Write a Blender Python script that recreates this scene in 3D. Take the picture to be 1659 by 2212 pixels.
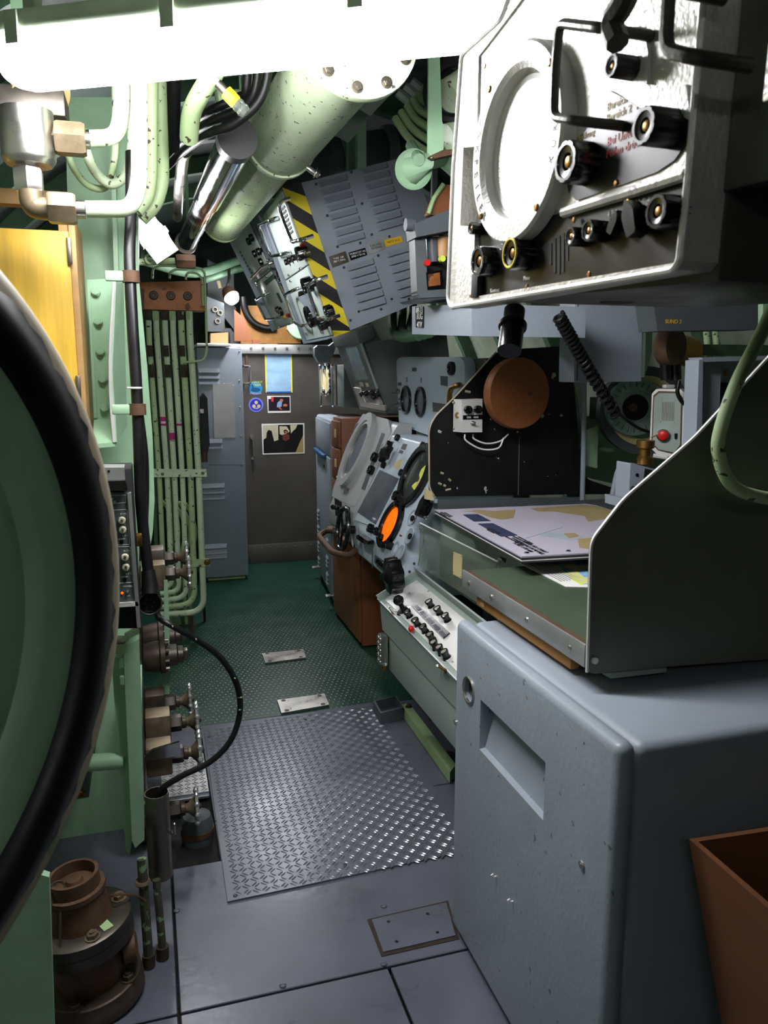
import bpy, bmesh, math, random
from mathutils import Vector, Matrix
for _o in list(bpy.data.objects): bpy.data.objects.remove(_o)
scene = bpy.context.scene
COL = scene.collection
R = random.Random(7)
PI = math.pi

# ------------------------------------------------------------------ camera
FPX, CAMH = 1680.0, 1.55
PITCH, YAW = math.radians(10.0), math.radians(16.8)
FW = Vector((math.sin(YAW)*math.cos(PITCH), math.cos(YAW)*math.cos(PITCH), -math.sin(PITCH)))
RT = Vector((math.cos(YAW), -math.sin(YAW), 0)); UP = RT.cross(FW); CAM = Vector((0, 0, CAMH))
cd = bpy.data.cameras.new('camera'); cam = bpy.data.objects.new('camera', cd); COL.objects.link(cam)
cd.sensor_fit = 'HORIZONTAL'; cd.sensor_width = 36; cd.lens = FPX*36/1659; cd.clip_start = .02
cam.matrix_world = Matrix.Translation(CAM) @ Matrix((RT, UP, -FW)).transposed().to_4x4()
cd.dof.use_dof = True; cd.dof.focus_distance = 3.0; cd.dof.aperture_fstop = 14
scene.camera = cam
# ------------------------------------------------------------------ world and exposure
w = bpy.data.worlds.new('world'); scene.world = w; w.use_nodes = True
w.node_tree.nodes['Background'].inputs[0].default_value = (.020, .022, .022, 1)
w.node_tree.nodes['Background'].inputs[1].default_value = 1
vs = scene.view_settings; vs.view_transform = 'Standard'; vs.look = 'None'; vs.gamma = 1; vs.exposure = 0.3
vs.use_curve_mapping = False
LAMP = 62.0            # emission of the fluorescent diffusers

# ------------------------------------------------------------------ pixel helpers (direction only; the depth is a plane in the room)
def ray(x, y): return FW + RT*((x-829.5)/FPX) - UP*((y-1106)/FPX)
def P(x, y, X=None, Y=None, Z=None):
    d = ray(x, y)
    t = X/d.x if X is not None else Y/d.y if Y is not None else (Z-CAMH)/d.z
    return CAM + d*t
class PL:
    def __init__(s, o, u, v):
        s.o = Vector(o); s.u = Vector(u).normalized(); n = s.u.cross(Vector(v)).normalized(); s.n = n; s.v = n.cross(s.u)
    def hit(s, x, y, off=0):
        d = ray(x, y); return CAM + d*((s.o + s.n*off - CAM).dot(s.n)/d.dot(s.n))
    def uv(s, x, y, off=0):
        q = s.hit(x, y, off) - s.o; return (q.dot(s.u), q.dot(s.v))
    def w(s, a, b, c=0): return s.o + s.u*a + s.v*b + s.n*c
    def mat(s, o=None): 
        m = Matrix((s.u, s.v, s.n)).transposed().to_4x4(); m.translation = s.o if o is None else o; return m
    def M(s, x, y, off=0, rot=0): return s.mat(s.hit(x, y, off)) @ Matrix.Rotation(rot, 4, 'Z')
    def ln(s, a, b): return (s.hit(*a)-s.hit(*b)).length
def plY(Y): return PL((0, Y, 0), (1, 0, 0), (0, 0, 1))      # faces the camera end of the room
def plX(X): return PL((X, 0, 0), (0, -1, 0), (0, 0, 1))     # faces the aisle from the right
def plXr(X): return PL((X, 0, 0), (0, 1, 0), (0, 0, 1))     # faces the aisle from the left
def plZ(Z): return PL((0, 0, Z), (1, 0, 0), (0, 1, 0))
def T(x, y=None, z=None): return Matrix.Translation(Vector((x, y, z)) if y is not None else x)
def aim(o, d, up=(0, 0, 1)):
    z = Vector(d).normalized(); x = Vector(up).cross(z)
    if x.length < 1e-4: x = Vector((1, 0, 0)).cross(z)
    if x.length < 1e-4: x = Vector((0, 1, 0)).cross(z)
    x.normalize(); m = Matrix((x, z.cross(x), z)).transposed().to_4x4(); m.translation = o; return m

# ------------------------------------------------------------------ materials
def lin(h):
    h = h.lstrip('#'); c = [int(h[i:i+2], 16)/255 for i in (0, 2, 4)]
    return tuple(x/12.92 if x <= .04045 else ((x+.055)/1.055)**2.4 for x in c) + (1,)
MT = {}
def mat(name, col, rough=.5, metal=0., var=.12, scale=9., bump=0., bscale=120., chip=None, chipamt=.62, chipscale=14., coat=0., emit=None, estr=0., trans=0., ior=1.45, stretch=None, alpha=1.):
    if name in MT: return MT[name]
    m = bpy.data.materials.new(name); m.use_nodes = True; nt = m.node_tree; N = nt.nodes; L = nt.links
    b = N['Principled BSDF']; c = lin(col) if isinstance(col, str) else tuple(col)+(1,)
    b.inputs['Roughness'].default_value = rough; b.inputs['Metallic'].default_value = metal
    b.inputs['Base Color'].default_value = c; b.inputs['Coat Weight'].default_value = coat
    b.inputs['Transmission Weight'].default_value = trans; b.inputs['IOR'].default_value = ior; b.inputs['Alpha'].default_value = alpha
    tc = N.new('ShaderNodeTexCoord'); src = tc.outputs['Object']
    if stretch:
        mp = N.new('ShaderNodeMapping'); mp.inputs['Scale'].default_value = stretch; L.new(src, mp.inputs[0]); src = mp.outputs[0]
    if var or chip:
        n = N.new('ShaderNodeTexNoise'); n.inputs['Scale'].default_value = scale; n.inputs['Detail'].default_value = 6; n.inputs['Roughness'].default_value = .62
        L.new(src, n.inputs['Vector'])
        mr = N.new('ShaderNodeMapRange'); mr.inputs['From Min'].default_value = .3; mr.inputs['From Max'].default_value = .7
        mr.inputs['To Min'].default_value = 1-var; mr.inputs['To Max'].default_value = 1+var; L.new(n.outputs['Fac'], mr.inputs['Value'])
        vm = N.new('ShaderNodeVectorMath'); vm.operation = 'SCALE'; vm.inputs[0].default_value = c[:3]; L.new(mr.outputs[0], vm.inputs['Scale'])
        out = vm.outputs[0]
        if chip:
            n2 = N.new('ShaderNodeTexNoise'); n2.inputs['Scale'].default_value = chipscale; n2.inputs['Detail'].default_value = 3; L.new(src, n2.inputs['Vector'])
            rp = N.new('ShaderNodeMapRange'); rp.inputs['From Min'].default_value = chipamt; rp.inputs['From Max'].default_value = chipamt+.012; L.new(n2.outputs['Fac'], rp.inputs['Value'])
            mx = N.new('ShaderNodeMix'); mx.data_type = 'RGBA'; L.new(rp.outputs[0], mx.inputs['Factor']); L.new(out, mx.inputs['A']); mx.inputs['B'].default_value = lin(chip); out = mx.outputs['Result']
        L.new(out, b.inputs['Base Color'])
        rr = N.new('ShaderNodeMapRange'); rr.inputs['From Min'].default_value = .3; rr.inputs['From Max'].default_value = .7
        rr.inputs['To Min'].default_value = max(.03, rough-.07); rr.inputs['To Max'].default_value = min(1, rough+.1); L.new(n.outputs['Fac'], rr.inputs['Value']); L.new(rr.outputs[0], b.inputs['Roughness'])
    if bump:
        nb = N.new('ShaderNodeTexNoise'); nb.inputs['Scale'].default_value = bscale; nb.inputs['Detail'].default_value = 2; L.new(src, nb.inputs['Vector'])
        bp = N.new('ShaderNodeBump'); bp.inputs['Strength'].default_value = bump; bp.inputs['Distance'].default_value = .002; L.new(nb.outputs['Fac'], bp.inputs['Height']); L.new(bp.outputs[0], b.inputs['Normal'])
    if emit: b.inputs['Emission Color'].default_value = lin(emit); b.inputs['Emission Strength'].default_value = estr
    MT[name] = m; return m
mat('green', '#92b593', .42, bump=.25, bscale=60)
mat('green_worn', '#92b593', .5, chip='#4a3b2c', chipamt=.60, chipscale=22)
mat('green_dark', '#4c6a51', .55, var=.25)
mat('pipe_pale', '#bccdaa', .45, chip='#4a4436', chipamt=.66, chipscale=60, bump=.15)
mat('pipe_lime', '#a3b98a', .45, chip='#3b352a', chipamt=.655, chipscale=45)
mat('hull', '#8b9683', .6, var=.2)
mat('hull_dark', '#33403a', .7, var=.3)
mat('grey_blue', '#8a939d', .38, var=.05, bump=.25, bscale=90)
mat('grey_blue_chip', '#8a939d', .36, var=.05, bump=.35, bscale=70, chip='#5c6165', chipamt=.7, chipscale=40)
mat('console_blue', '#b4c2cd', .38, var=.05, bump=.2)
mat('console_grey', '#aaaeae', .4, var=.06, bump=.3)
mat('panel_pale', '#c3cfc9', .42, var=.05)
mat('rack_grey', '#8a919b', .4, var=.05, bump=.2)
mat('grey_dark', '#4b5154', .5, var=.1)
mat('grey_green', '#8f9c94', .42, var=.06)
mat('hood_grey', '#5d625f', .42, var=.1)
mat('black', '#0c0b0d', .35, var=.2, chip=None)
mat('black_gloss', '#08080a', .24, var=.1, coat=.3)
mat('panel_black', '#0a0b0e', .33, var=.15)
mat('black_matte', '#0d0d0e', .65, var=.2)
mat('rubber', '#0b0b0c', .42, var=.25)
mat('black_chipped', '#08080a', .5, chip='#a7a79e', chipamt=.685, chipscale=24)
mat('steel', '#b9b6b0', .3, 1., bump=.1, var=.1)
mat('steel_dull', '#7d766b', .42, 1., var=.2)
mat('steel_dark', '#55504a', .45, .9, var=.25)
mat('chrome', '#dcdce0', .08, 1., var=.03)
mat('brass', '#9a7440', .35, 1., var=.2)
mat('silver_paint', '#c9c7c1', .42, .55, var=.08, bump=.6, bscale=150)
mat('silver_light', '#d4d3cf', .4, .25, var=.05, bump=.5, bscale=170)
mat('scope_dark', '#474741', .4, .4, var=.15, bump=.3)
mat('screen_white', '#ece8dc', .35, var=.03)
mat('white', '#e4e3de', .45, var=.04)
mat('cream', '#b0a58c', .5, var=.12, chip='#8f9f78', chipamt=.68)
mat('deck_grey', '#585b66', .30, var=.16, scale=3, bump=.25, bscale=40, coat=.1)
mat('tread_grey', '#5d606b', .30, .2, var=.12, scale=3)
mat('tread_lug', '#85878c', .26, .55, var=.1)
mat('deck_green', '#123b2d', .34, var=.15, scale=4)
mat('joint_brown', '#2f241b', .8, var=.4, scale=40)
mat('dark_gap', '#0b0a09', .8)
mat('rust', '#5b4331', .6, .3, var=.35, scale=25)
mat('valve_brown', '#4a3f35', .5, .5, var=.35, scale=20)
mat('valve_brass', '#7b6d57', .45, .6, var=.3, scale=25)
mat('bronze_block', '#8a5226', .45, .25, var=.35, scale=18, chip='#4d2a17', chipamt=.64, chipscale=16)
mat('copper_disc', '#8a5430', .5, .2, var=.14, scale=5)
mat('wood_brown', '#7d4a2c', .5, var=.12, scale=6, stretch=(1, 1, .25))
mat('wood_ochre', '#96682f', .55, var=.25, scale=14, stretch=(1, .15, 1))
mat('wood_pine', '#b58f5c', .55, var=.18, scale=12, stretch=(.2, 1, 1))
mat('wood_crate', '#6f452b', .55, var=.14, scale=8, stretch=(.3, .3, 1))
mat('yellow_ply', '#e2b53c', .5, var=.16, scale=16, stretch=(3.5, 3.5, .22))
mat('yellow', '#e8d11c', .42, var=.05)
mat('yellow_plate', '#d9ad1e', .45, var=.1)
mat('stripe_black', '#131214', .4, var=.1)
mat('lino', '#3f4d3c', .42, var=.15, scale=5)
mat('aluminium', '#b8b8b8', .38, .75, var=.08)
mat('olive_panel', '#6a6b60', .4, .25, var=.12, scale=5)
mat('bulk_steel', '#5a5652', .42, .35, var=.16, scale=4)
mat('red', '#c01c1c', .35, var=.05)
mat('red_dark', '#7a1418', .3, var=.05)
mat('orange_glass', '#ff7a12', .2, emit='#ff6a08', estr=.55, var=0)
mat('glass_dark', '#17191b', .07, var=.1, coat=.6)
mat('glass_grey', '#5b5f66', .12, var=.25, scale=7)
mat('glass_green', '#7f958c', .25, var=.15, scale=20)
mat('lamp_glass', '#f4f3ea', .4, emit='#f8f7fb', estr=LAMP, var=0)
mat('lamp_glass_far', '#f4f3ea', .4, emit='#f8f7fb', estr=LAMP*1.25, var=0)
mat('lamp_glass_mid', '#f4f3ea', .4, emit='#f8f7fb', estr=LAMP*2.6, var=0)
mat('lamp_glass_rear', '#f4f3ea', .4, emit='#f8f7fb', estr=LAMP*.2, var=0)
mat('perspex', '#d4ddd0', .06, trans=.92, ior=1.2, var=0)
mat('paper', '#aaa5b2', .55, var=.04)
mat('print_navy', '#2e3550', .5, var=.3, scale=60)
mat('print_dark', '#33303a', .6, var=.1)
mat('magenta', '#a8206e', .5)
mat('card', '#b58a5e', .6, var=.08)
mat('knob_white', '#c9c4a8', .45)
mat('lime_dim', '#9db884', .5, var=.15)
mat('wheel_alu', '#d6d6d4', .28, .85, var=.05)
mat('pipe_rusty', '#4a4a38', .6, .2, var=.4, scale=20, chip='#7d9a76', chipamt=.57, chipscale=30)
mat('ink_white', '#e6e6e0', .5, var=0)
mat('ink_black', '#1b1b1c', .5, var=0)
mat('ink_gold', '#c9b774', .5, var=0)
mat('ink_red', '#d8655a', .5, var=0)
mat('label_cream', '#c9bb8c', .5, var=.08)
mat('purple_tone', '#b68ab0', .45)

# ------------------------------------------------------------------ mesh builder
class B:
    def __init__(s): s.bm = bmesh.new()
    def _do(s, verts, M):
        if M is not None: bmesh.ops.transform(s.bm, matrix=M, verts=verts)
        return s
    def box(s, a, b, bev=0, M=None, seg=2):
        """axis box from corner a to corner b"""
        c = [(min(p, q), max(p, q)) for p, q in zip(a, b)]
        r = bmesh.ops.create_cube(s.bm, size=1); v = r['verts']
        m = T(*[(p+q)/2 for p, q in c]) @ Matrix.Diagonal([q-p for p, q in c]+[1])
        bmesh.ops.transform(s.bm, matrix=m, verts=v)
        if bev:
            e = list({x for y in v for x in y.link_edges})
            rr = bmesh.ops.bevel(s.bm, geom=e, offset=min(bev, .49*min(q-p for p, q in c)), segments=seg, affect='EDGES', profile=.5)
            v = list({x for f in rr['faces'] for x in f.verts} | {x for x in v if x.is_valid})
        return s._do(v, M)
    def lathe(s, prof, seg=24, M=None, caps=True, wob=None):
        rings = []; new = []
        for r, z in prof:
            if r < 1e-6: ring = [s.bm.verts.new((0, 0, z))]
            else:
                ring = []
                for i in range(seg):
                    a = 2*PI*i/seg; k = wob(i, r, z) if wob else 1
                    ring.append(s.bm.verts.new((r*k*math.cos(a), r*k*math.sin(a), z)))
            rings.append(ring); new += ring
        for a, b in zip(rings, rings[1:]):
            for i in range(seg):
                j = (i+1) % seg
                if len(a) == 1 and len(b) == 1: continue
                if len(a) == 1: f = (a[0], b[i], b[j])
                elif len(b) == 1: f = (a[i], a[j], b[0])
                else: f = (a[i], a[j], b[j], b[i])
                try: s.bm.faces.new(f)
                except ValueError: pass
        if caps:
            if len(rings[0]) > 1: s.bm.faces.new(rings[0][::-1])
            if len(rings[-1]) > 1: s.bm.faces.new(rings[-1])
        return s._do(new, M)
    def cyl(s, r, h, M=None, seg=16, r2=None, bev=0):
        r2 = r if r2 is None else r2
        if bev: pr = [(r-bev, 0), (r, bev), (r2, h-bev), (r2-bev, h)]
        else: pr = [(r, 0), (r2, h)]
        return s.lathe(pr, seg, M)
    def hexa(s, r, h, M=None): return s.lathe([(r*.92, 0), (r, h*.08), (r, h*.88), (r*.9, h)], 6, M)
    def torus(s, Rr, r, M=None, seg=32, sides=8, flat=1):
        rings = []
        for i in range(seg):
            a = 2*PI*i/seg; ring = []
            for j in range(sides):
                b = 2*PI*j/sides; k = Rr + r*math.cos(b)
                ring.append(s.bm.verts.new((k*math.cos(a), k*math.sin(a), flat*r*math.sin(b))))
            rings.append(ring)
        for i in range(seg):
            for j in range(sides):
                s.bm.faces.new((rings[i][j], rings[(i+1) % seg][j], rings[(i+1) % seg][(j+1) % sides], rings[i][(j+1) % sides]))
        return s._do([v for q in rings for v in q], M)
    def ring(s, ro, ri, z0, z1, M=None, seg=40, bev=.0):
        if bev: pr = [(ri, z0), (ro, z0), (ro, z1-bev), (ro-bev, z1), (ri+bev, z1), (ri, z1-bev), (ri, z0)]
        else: pr = [(ri, z0), (ro, z0), (ro, z1), (ri, z1), (ri, z0)]
        return s.lathe(pr, seg, M, caps=False)
    def prism(s, pts, z0, z1, M=None):
        a = [s.bm.verts.new((p[0], p[1], z0)) for p in pts]; b = [s.bm.verts.new((p[0], p[1], z1)) for p in pts]
        n = len(pts); s.bm.faces.new(a[::-1]); s.bm.faces.new(b)
        for i in range(n): s.bm.faces.new((a[i], a[(i+1) % n], b[(i+1) % n], b[i]))
        return s._do(a+b, M)
    def hull8(s, front, back):
        """solid between two matching loops of world points"""
        a = [s.bm.verts.new(p) for p in front]; b = [s.bm.verts.new(p) for p in back]; n = len(a)
        s.bm.faces.new(a); s.bm.faces.new(b[::-1])
        for i in range(n): s.bm.faces.new((a[i], b[i], b[(i+1) % n], a[(i+1) % n]))
        return s
    def trace(s, pl, px, d0, d1, r=0, n=4, at=None, ulim=None):
        """prism over plane pl whose outline at offset d1 is the pixel polygon px"""
        uv = [pl.uv(x, y, d1 if at is None else at) for x, y in px]
        if ulim: uv = [(min(max(a, ulim[0]), ulim[1]), b) for a, b in uv]
        if r: uv = rpoly(uv, r, n)
        return s.prism(uv, d0, d1, pl.mat())
    def tube(s, pts, r, seg=10, closed=False, rr=None):
        pts = [Vector(p) for p in pts]; n = len(pts); rings = []; up = None
        for i, p in enumerate(pts):
            if closed: t = pts[(i+1) % n]-pts[i-1]
            else: t = pts[min(i+1, n-1)]-pts[max(i-1, 0)]
            if t.length < 1e-7: t = Vector((0, 0, 1))
            t.normalize()
            if up is None:
                up = t.orthogonal().normalized()
            up = (up-t*up.dot(t)); up = up.normalized() if up.length > 1e-5 else t.orthogonal().normalized()
            q = t.cross(up); k = rr[i] if rr else r
            rings.append([s.bm.verts.new(p + up*(k*math.cos(2*PI*j/seg)) + q*(k*math.sin(2*PI*j/seg))) for j in range(seg)])
        for i in range(n if closed else n-1):
            a, b = rings[i], rings[(i+1) % n]
            for j in range(seg): s.bm.faces.new((a[j], a[(j+1) % seg], b[(j+1) % seg], b[j]))
        if not closed: s.bm.faces.new(rings[0][::-1]); s.bm.faces.new(rings[-1])
        return s
    def sph(s, r, M=None, seg=14, k=1):
        return s.lathe([(max(0, r*math.cos(a)), k*r*math.sin(a)) for a in [PI*(i/8-.5) for i in range(9)]], seg, M, caps=False)
def rpoly(pts, r, n=4):
    out = []; pts = [Vector((p[0], p[1])) for p in pts]; m = len(pts)
    for i in range(m):
        p, a, b = pts[i], pts[i-1], pts[(i+1) % m]; da, db = (a-p), (b-p)
        k = min(r, .45*da.length, .45*db.length); p0 = p+da.normalized()*k; p1 = p+db.normalized()*k
        for j in range(n+1):
            t = j/n; out.append(p0*(1-t)**2 + p*2*t*(1-t) + p1*t*t)
    return out
def fil(pts, r, n=6):
    """polyline with rounded corners"""
    pts = [Vector(p) for p in pts]; out = [pts[0]]
    for i in range(1, len(pts)-1):
        p, a, b = pts[i], pts[i-1], pts[i+1]; da, db = a-p, b-p
        k = min(r, .49*da.length, .49*db.length); p0 = p+da.normalized()*k; p1 = p+db.normalized()*k
        for j in range(n+1):
            t = j/n; out.append(p0*(1-t)**2 + p*2*t*(1-t) + p1*t*t)
    return out+[pts[-1]]
def spl(pts, n=8):
    """Catmull-Rom through points"""
    p = [Vector(q) for q in pts]; p = [p[0]*2-p[1]]+p+[p[-1]*2-p[-2]]; out = []
    for i in range(1, len(p)-2):
        for j in range(n):
            t = j/n; a, b, c, d = p[i-1:i+3]
            out.append(.5*((2*b)+(c-a)*t+(2*a-5*b+4*c-d)*t*t+(3*b-a-3*c+d)*t**3))
    return out+[p[-2]]

# ------------------------------------------------------------------ objects
LOC = {}
def mesh_of(name, b, mname, smooth=35):
    bmesh.ops.recalc_face_normals(b.bm, faces=b.bm.faces[:])
    me = bpy.data.meshes.new(name); b.bm.to_mesh(me); b.bm.free()
    me.materials.append(MT[mname] if isinstance(mname, str) else mname)
    me.polygons.foreach_set('use_smooth', [True]*len(me.polygons)); me.set_sharp_from_angle(angle=math.radians(smooth))
    return me
def put(name, me, parent=None, M=None):
    o = bpy.data.objects.new(name, me); COL.objects.link(o); LOC[o.name] = Vector((0, 0, 0))
    if parent is not None:
        o.parent = parent; LOC[o.name] = LOC[parent.name].copy()
        if M is not None:
            o.matrix_local = T(-LOC[parent.name]) @ M
    elif M is not None: o.matrix_world = M
    return o
def tag(o, label, cat, group=None):
    o['label'] = label; o['category'] = cat
    if group: o['group'] = group
    return o
def thing(name, label, cat, loc, group=None):
    o = bpy.data.objects.new(name, None); o.empty_display_size = .05; COL.objects.link(o); o.location = loc; LOC[o.name] = Vector(loc)
    return tag(o, label, cat, group)
def part(name, b, m, parent, smooth=35, label=None):
    """geometry given in room coordinates becomes a child mesh"""
    bmesh.ops.translate(b.bm, vec=-LOC[parent.name], verts=b.bm.verts[:])
    o = put(name, mesh_of(name, b, m, smooth), parent)
    if label: o['label'] = label
    return o
def solo(name, b, m, label, cat, loc, group=None, smooth=35):
    bmesh.ops.translate(b.bm, vec=-Vector(loc), verts=b.bm.verts[:])
    o = put(name, mesh_of(name, b, m, smooth)); o.location = loc; LOC[o.name] = Vector(loc)
    return tag(o, label, cat, group)
def struct(name, b, m, loc=(0, 0, 0), smooth=35, label=None):
    bmesh.ops.translate(b.bm, vec=-Vector(loc), verts=b.bm.verts[:])
    o = put(name, mesh_of(name, b, m, smooth)); o.location = loc; LOC[o.name] = Vector(loc); o['kind'] = 'structure'
    if label: o['label'] = label
    return o
CACHE = {}
def shared(key, fn, m, smooth=35):
    k = (key, m)
    if k not in CACHE: b = B(); fn(b); CACHE[k] = mesh_of(str(key[0]), b, m, smooth)
    return CACHE[k]
def text(name, s, size, M, m, parent, align='CENTER', ext=.0004, label=None):
    c = bpy.data.curves.new('t', 'FONT'); c.body = s; c.size = size; c.align_x = align; c.align_y = 'CENTER'; c.extrude = ext; c.resolution_u = 2
    o = bpy.data.objects.new('t', c); COL.objects.link(o); bpy.context.view_layer.update()
    me = bpy.data.meshes.new_from_object(o.evaluated_get(bpy.context.evaluated_depsgraph_get())); bpy.data.objects.remove(o); bpy.data.curves.remove(c)
    me.materials.clear(); me.materials.append(MT[m])
    return put(name, me, parent, M)
# small shared pieces, all pointing along +z
def screw(parent, M, r=.005, m='steel', name='screw'):
    return put(name, shared(('screw', r), lambda b: (b.lathe([(r, 0), (r, r*.35), (r*.7, r*.6), (0, r*.66)], 10), b.box((-r*.8, -r*.1, r*.6), (r*.8, r*.1, r*.72)))[0], m), parent, M)
def hexbolt(parent, M, r=.012, m='steel_dull', name='bolt'):
    def f(b): b.cyl(r*1.35, r*.22, seg=14); b.hexa(r, r*.8, T(0, 0, r*.2)); b.cyl(r*.5, r*.35, T(0, 0, r*.95), 10)
    return put(name, shared(('bolt', r), f, m), parent, M)
def flutes(n, d): return lambda i, r, z: 1-d*(1 if (i % n) < n/3 else 0)
def knob(parent, M, r=.02, h=.02, m='black_gloss', name='knob', cap=None, skirt=False, seg=36):
    def f(b):
        wob = lambda i, rr, z: (1-.07*max(0, math.cos(i*2*PI/seg*9))) if rr > r*.8 else 1
        b.lathe([(r*1.0, 0), (r, h*.9), (r*.94, h), (r*.74, h), (r*.7, h-.08*r), (r*.42, h-.14*r), (r*.38, h-.3*r), (0, h-.3*r)], seg, wob=wob)
        if skirt: b.lathe([(r*1.35, -.0), (r*1.35, h*.12), (r, h*.18)], 24)
    k = put(name, shared(('knob', round(r, 4), round(h, 4), skirt), f, m), parent, M)
    if cap:
        put('cap', shared(('cap', round(r, 4), round(h, 4)), lambda b: b.lathe([(r*.28, h-.3*r), (r*.28, h-.18*r), (r*.2, h-.14*r), (0, h-.14*r)], 14), cap), k, T(LOC[k.name]) @ T(0, 0, 0))
    return k
def pointer(parent, M, r=.02, h=.025, m='black_gloss', name='knob'):
    def f(b):
        b.cyl(r*.8, h*.35, seg=20); b.prism(rpoly([(-r*.42, -r), (r*.42, -r), (r*.55, r*.4), (0, r*1.25), (-r*.55, r*.4)], r*.2), h*.3, h)
    return put(name, shared(('pointer', round(r, 4), round(h, 4)), f, m), parent, M)
def toggle(parent, M, r=.008, name='toggle_switch'):
    def f(b): b.hexa(r, r*.5); b.cyl(r*.6, r*.9, T(0, 0, r*.4), 12); b.tube([(0, 0, r), (0, r*.5, r*2.6)], r*.3, 8, rr=[r*.25, r*.36])
    return put(name, shared(('toggle', r), f, 'steel'), parent, M)
def handle(parent, a, b_, n, r, m='chrome', out=.04, name='handle', fr=.012):
    a, b_, n = Vector(a), Vector(b_), Vector(n)
    return part(name, B().tube(fil([a, a+n*out, b_+n*out, b_], fr), r, 10), m, parent)
# ================================================================== STRUCTURE
HC, HZ, HR = .75, .95, 1.95
def arc_shell(name, a0, a1, m, n=20):
    b = B(); y0, y1 = -1.2, 8.3; prev = None
    for i in range(n+1):
        a = math.radians(a0+(a1-a0)*i/n); c, s_ = math.cos(a), math.sin(a)
        q = [b.bm.verts.new((HC+r*c, y, HZ+r*s_)) for r, y in ((HR, y0), (HR, y1), (HR+.04, y1), (HR+.04, y0))]
        if prev:
            for k in range(4): b.bm.faces.new((prev[k], q[k], q[(k+1) % 4], prev[(k+1) % 4]))
        prev = q
    return struct(name, b, m)
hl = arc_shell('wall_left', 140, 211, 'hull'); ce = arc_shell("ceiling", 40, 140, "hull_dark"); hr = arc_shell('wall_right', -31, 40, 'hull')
# ring frames of the pressure hull, each a piece of the wall it stiffens
def ribs(par, a0, a1, n=14, ys=(2.42, 3.1, 3.8, 4.5, 5.2, 5.9)):
    for y in ys:
        b = B(); prev = None
        for i in range(n+1):
            a = math.radians(a0+(a1-a0)*i/n); c, s_ = math.cos(a), math.sin(a)
            q = [b.bm.verts.new((HC+r*c, yy, HZ+r*s_)) for r, yy in ((HR-.09, y-.03), (HR-.09, y+.03), (HR+.01, y+.03), (HR+.01, y-.03))]
            if prev:
                for k in range(4): b.bm.faces.new((prev[k], q[k], q[(k+1) % 4], prev[(k+1) % 4]))
            else: b.bm.faces.new(q)
            prev = q
        b.bm.faces.new(prev[::-1]); part('ring_frame', b, 'green_dark', par)
ribs(hl, 140, 211); ribs(ce, 41, 139, 20); ribs(hr, -31, 40)
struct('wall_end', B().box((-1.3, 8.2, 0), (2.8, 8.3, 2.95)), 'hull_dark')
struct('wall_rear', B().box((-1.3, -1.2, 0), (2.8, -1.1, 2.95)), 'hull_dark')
fl = struct('floor', B().box((-1.0, -1.1, -.12), (2.5, 8.2, -.03)), 'dark_gap')
def plate(x0, y0, x1, y1, m='deck_grey', z=0, t=.012, name='floor_plate', bev=.002):
    return part(name, B().box((x0, y0, z-t), (x1, y1, z), bev, seg=1), m, fl)
g = .004
plate(.0+g, .9, .54-g, 1.745-g); plate(.54+g, .3, 2.2, 1.745-g); plate(-.95, .9, .0-g, 1.745-g)
plate(.0+g, 1.745+g, 2.2, 2.34); plate(.155, 2.345, 2.2, 2.58-g); plate(.0+g, 2.76, .155-g, 3.37)
plate(.155, 2.58+g, 2.2, 3.37-g); plate(-.95, 1.745+g, .0-g, 3.37-g)
plate(-.95, 3.37, 2.2, 8.2, 'deck_green', name='rubber_covering')
part('pit_floor', B().box((-.02, 2.33, -.031), (.17, 2.77, -.028)), 'dark_gap', fl)
# moulded studs of the green covering (too small to pick apart)
b = B(); st = []
for j in range(96):
    for i in range(52):
        x = -.12+i*.026+(.013 if j % 2 else 0); y = 3.385+j*.0305
        st.append((x, y))
bm = b.bm
for x, y in st:
    r1, r2, h = .0085, .0055, .0022
    v = [bm.verts.new((x+r1*math.cos(a), y+r2*math.sin(a), 0)) for a in [k*PI/3 for k in range(6)]]; t = bm.verts.new((x, y, h))
    for k in range(6): bm.faces.new((v[k], v[(k+1) % 6], t))
o = part('stud', b, 'deck_green', fl, smooth=80); o['kind'] = 'stuff'
# removable deck pieces
tr = thing('tread_plate', 'large grey steel checker plate with raised diamond tread on the deck', 'deck plate', (.55, 2.72, 0))
cs = [P(492, 1953, Z=.006), P(985, 1842, Z=.006), P(806, 1519, Z=.006), P(440, 1578, Z=.006)]
cs = [Vector((.155, 2.125, .006)), Vector((.975, 2.155, .006)), Vector((.965, 3.376, .006)), Vector((.168, 3.32, .006))]
part('plate', B().hull8(cs, [Vector((c.x, c.y, .0005)) for c in cs]), 'tread_grey', tr)
b = B(); bm = b.bm
def lug(x, y, a, l=.0135, wd=.0034, h=.0024, z=.006):
    ca, sa = math.cos(a), math.sin(a); q = lambda u, v, w_: bm.verts.new((x+u*ca-v*sa, y+u*sa+v*ca, z+w_))
    base = [q(-l, 0, 0), q(-l*.5, -wd, 0), q(l*.5, -wd, 0), q(l, 0, 0), q(l*.5, wd, 0), q(-l*.5, wd, 0)]; t = [q(-l*.55, 0, h), q(l*.55, 0, h)]
    for f in ((base[0], base[1], t[0]), (base[1], base[2], t[1], t[0]), (base[2], base[3], t[1]), (base[3], base[4], t[1]), (base[4], base[5], t[0], t[1]), (base[5], base[0], t[0])): bm.faces.new(f)
c = .0285
for i in range(int(.8/c)):
    for j in range(int(1.22/c)):
        x = .18+c*i+c*.3; y = 2.15+c*j
        if x > .955 or y > 3.30+(x-.17)*.07 or x < .17: continue
        a = PI/4 if (i+j) % 2 else -PI/4
        for k in (-1, 1):
            ox, oy = -math.sin(a)*.0052*k, math.cos(a)*.0052*k; lug(x+ox, y+oy, a)
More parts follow.
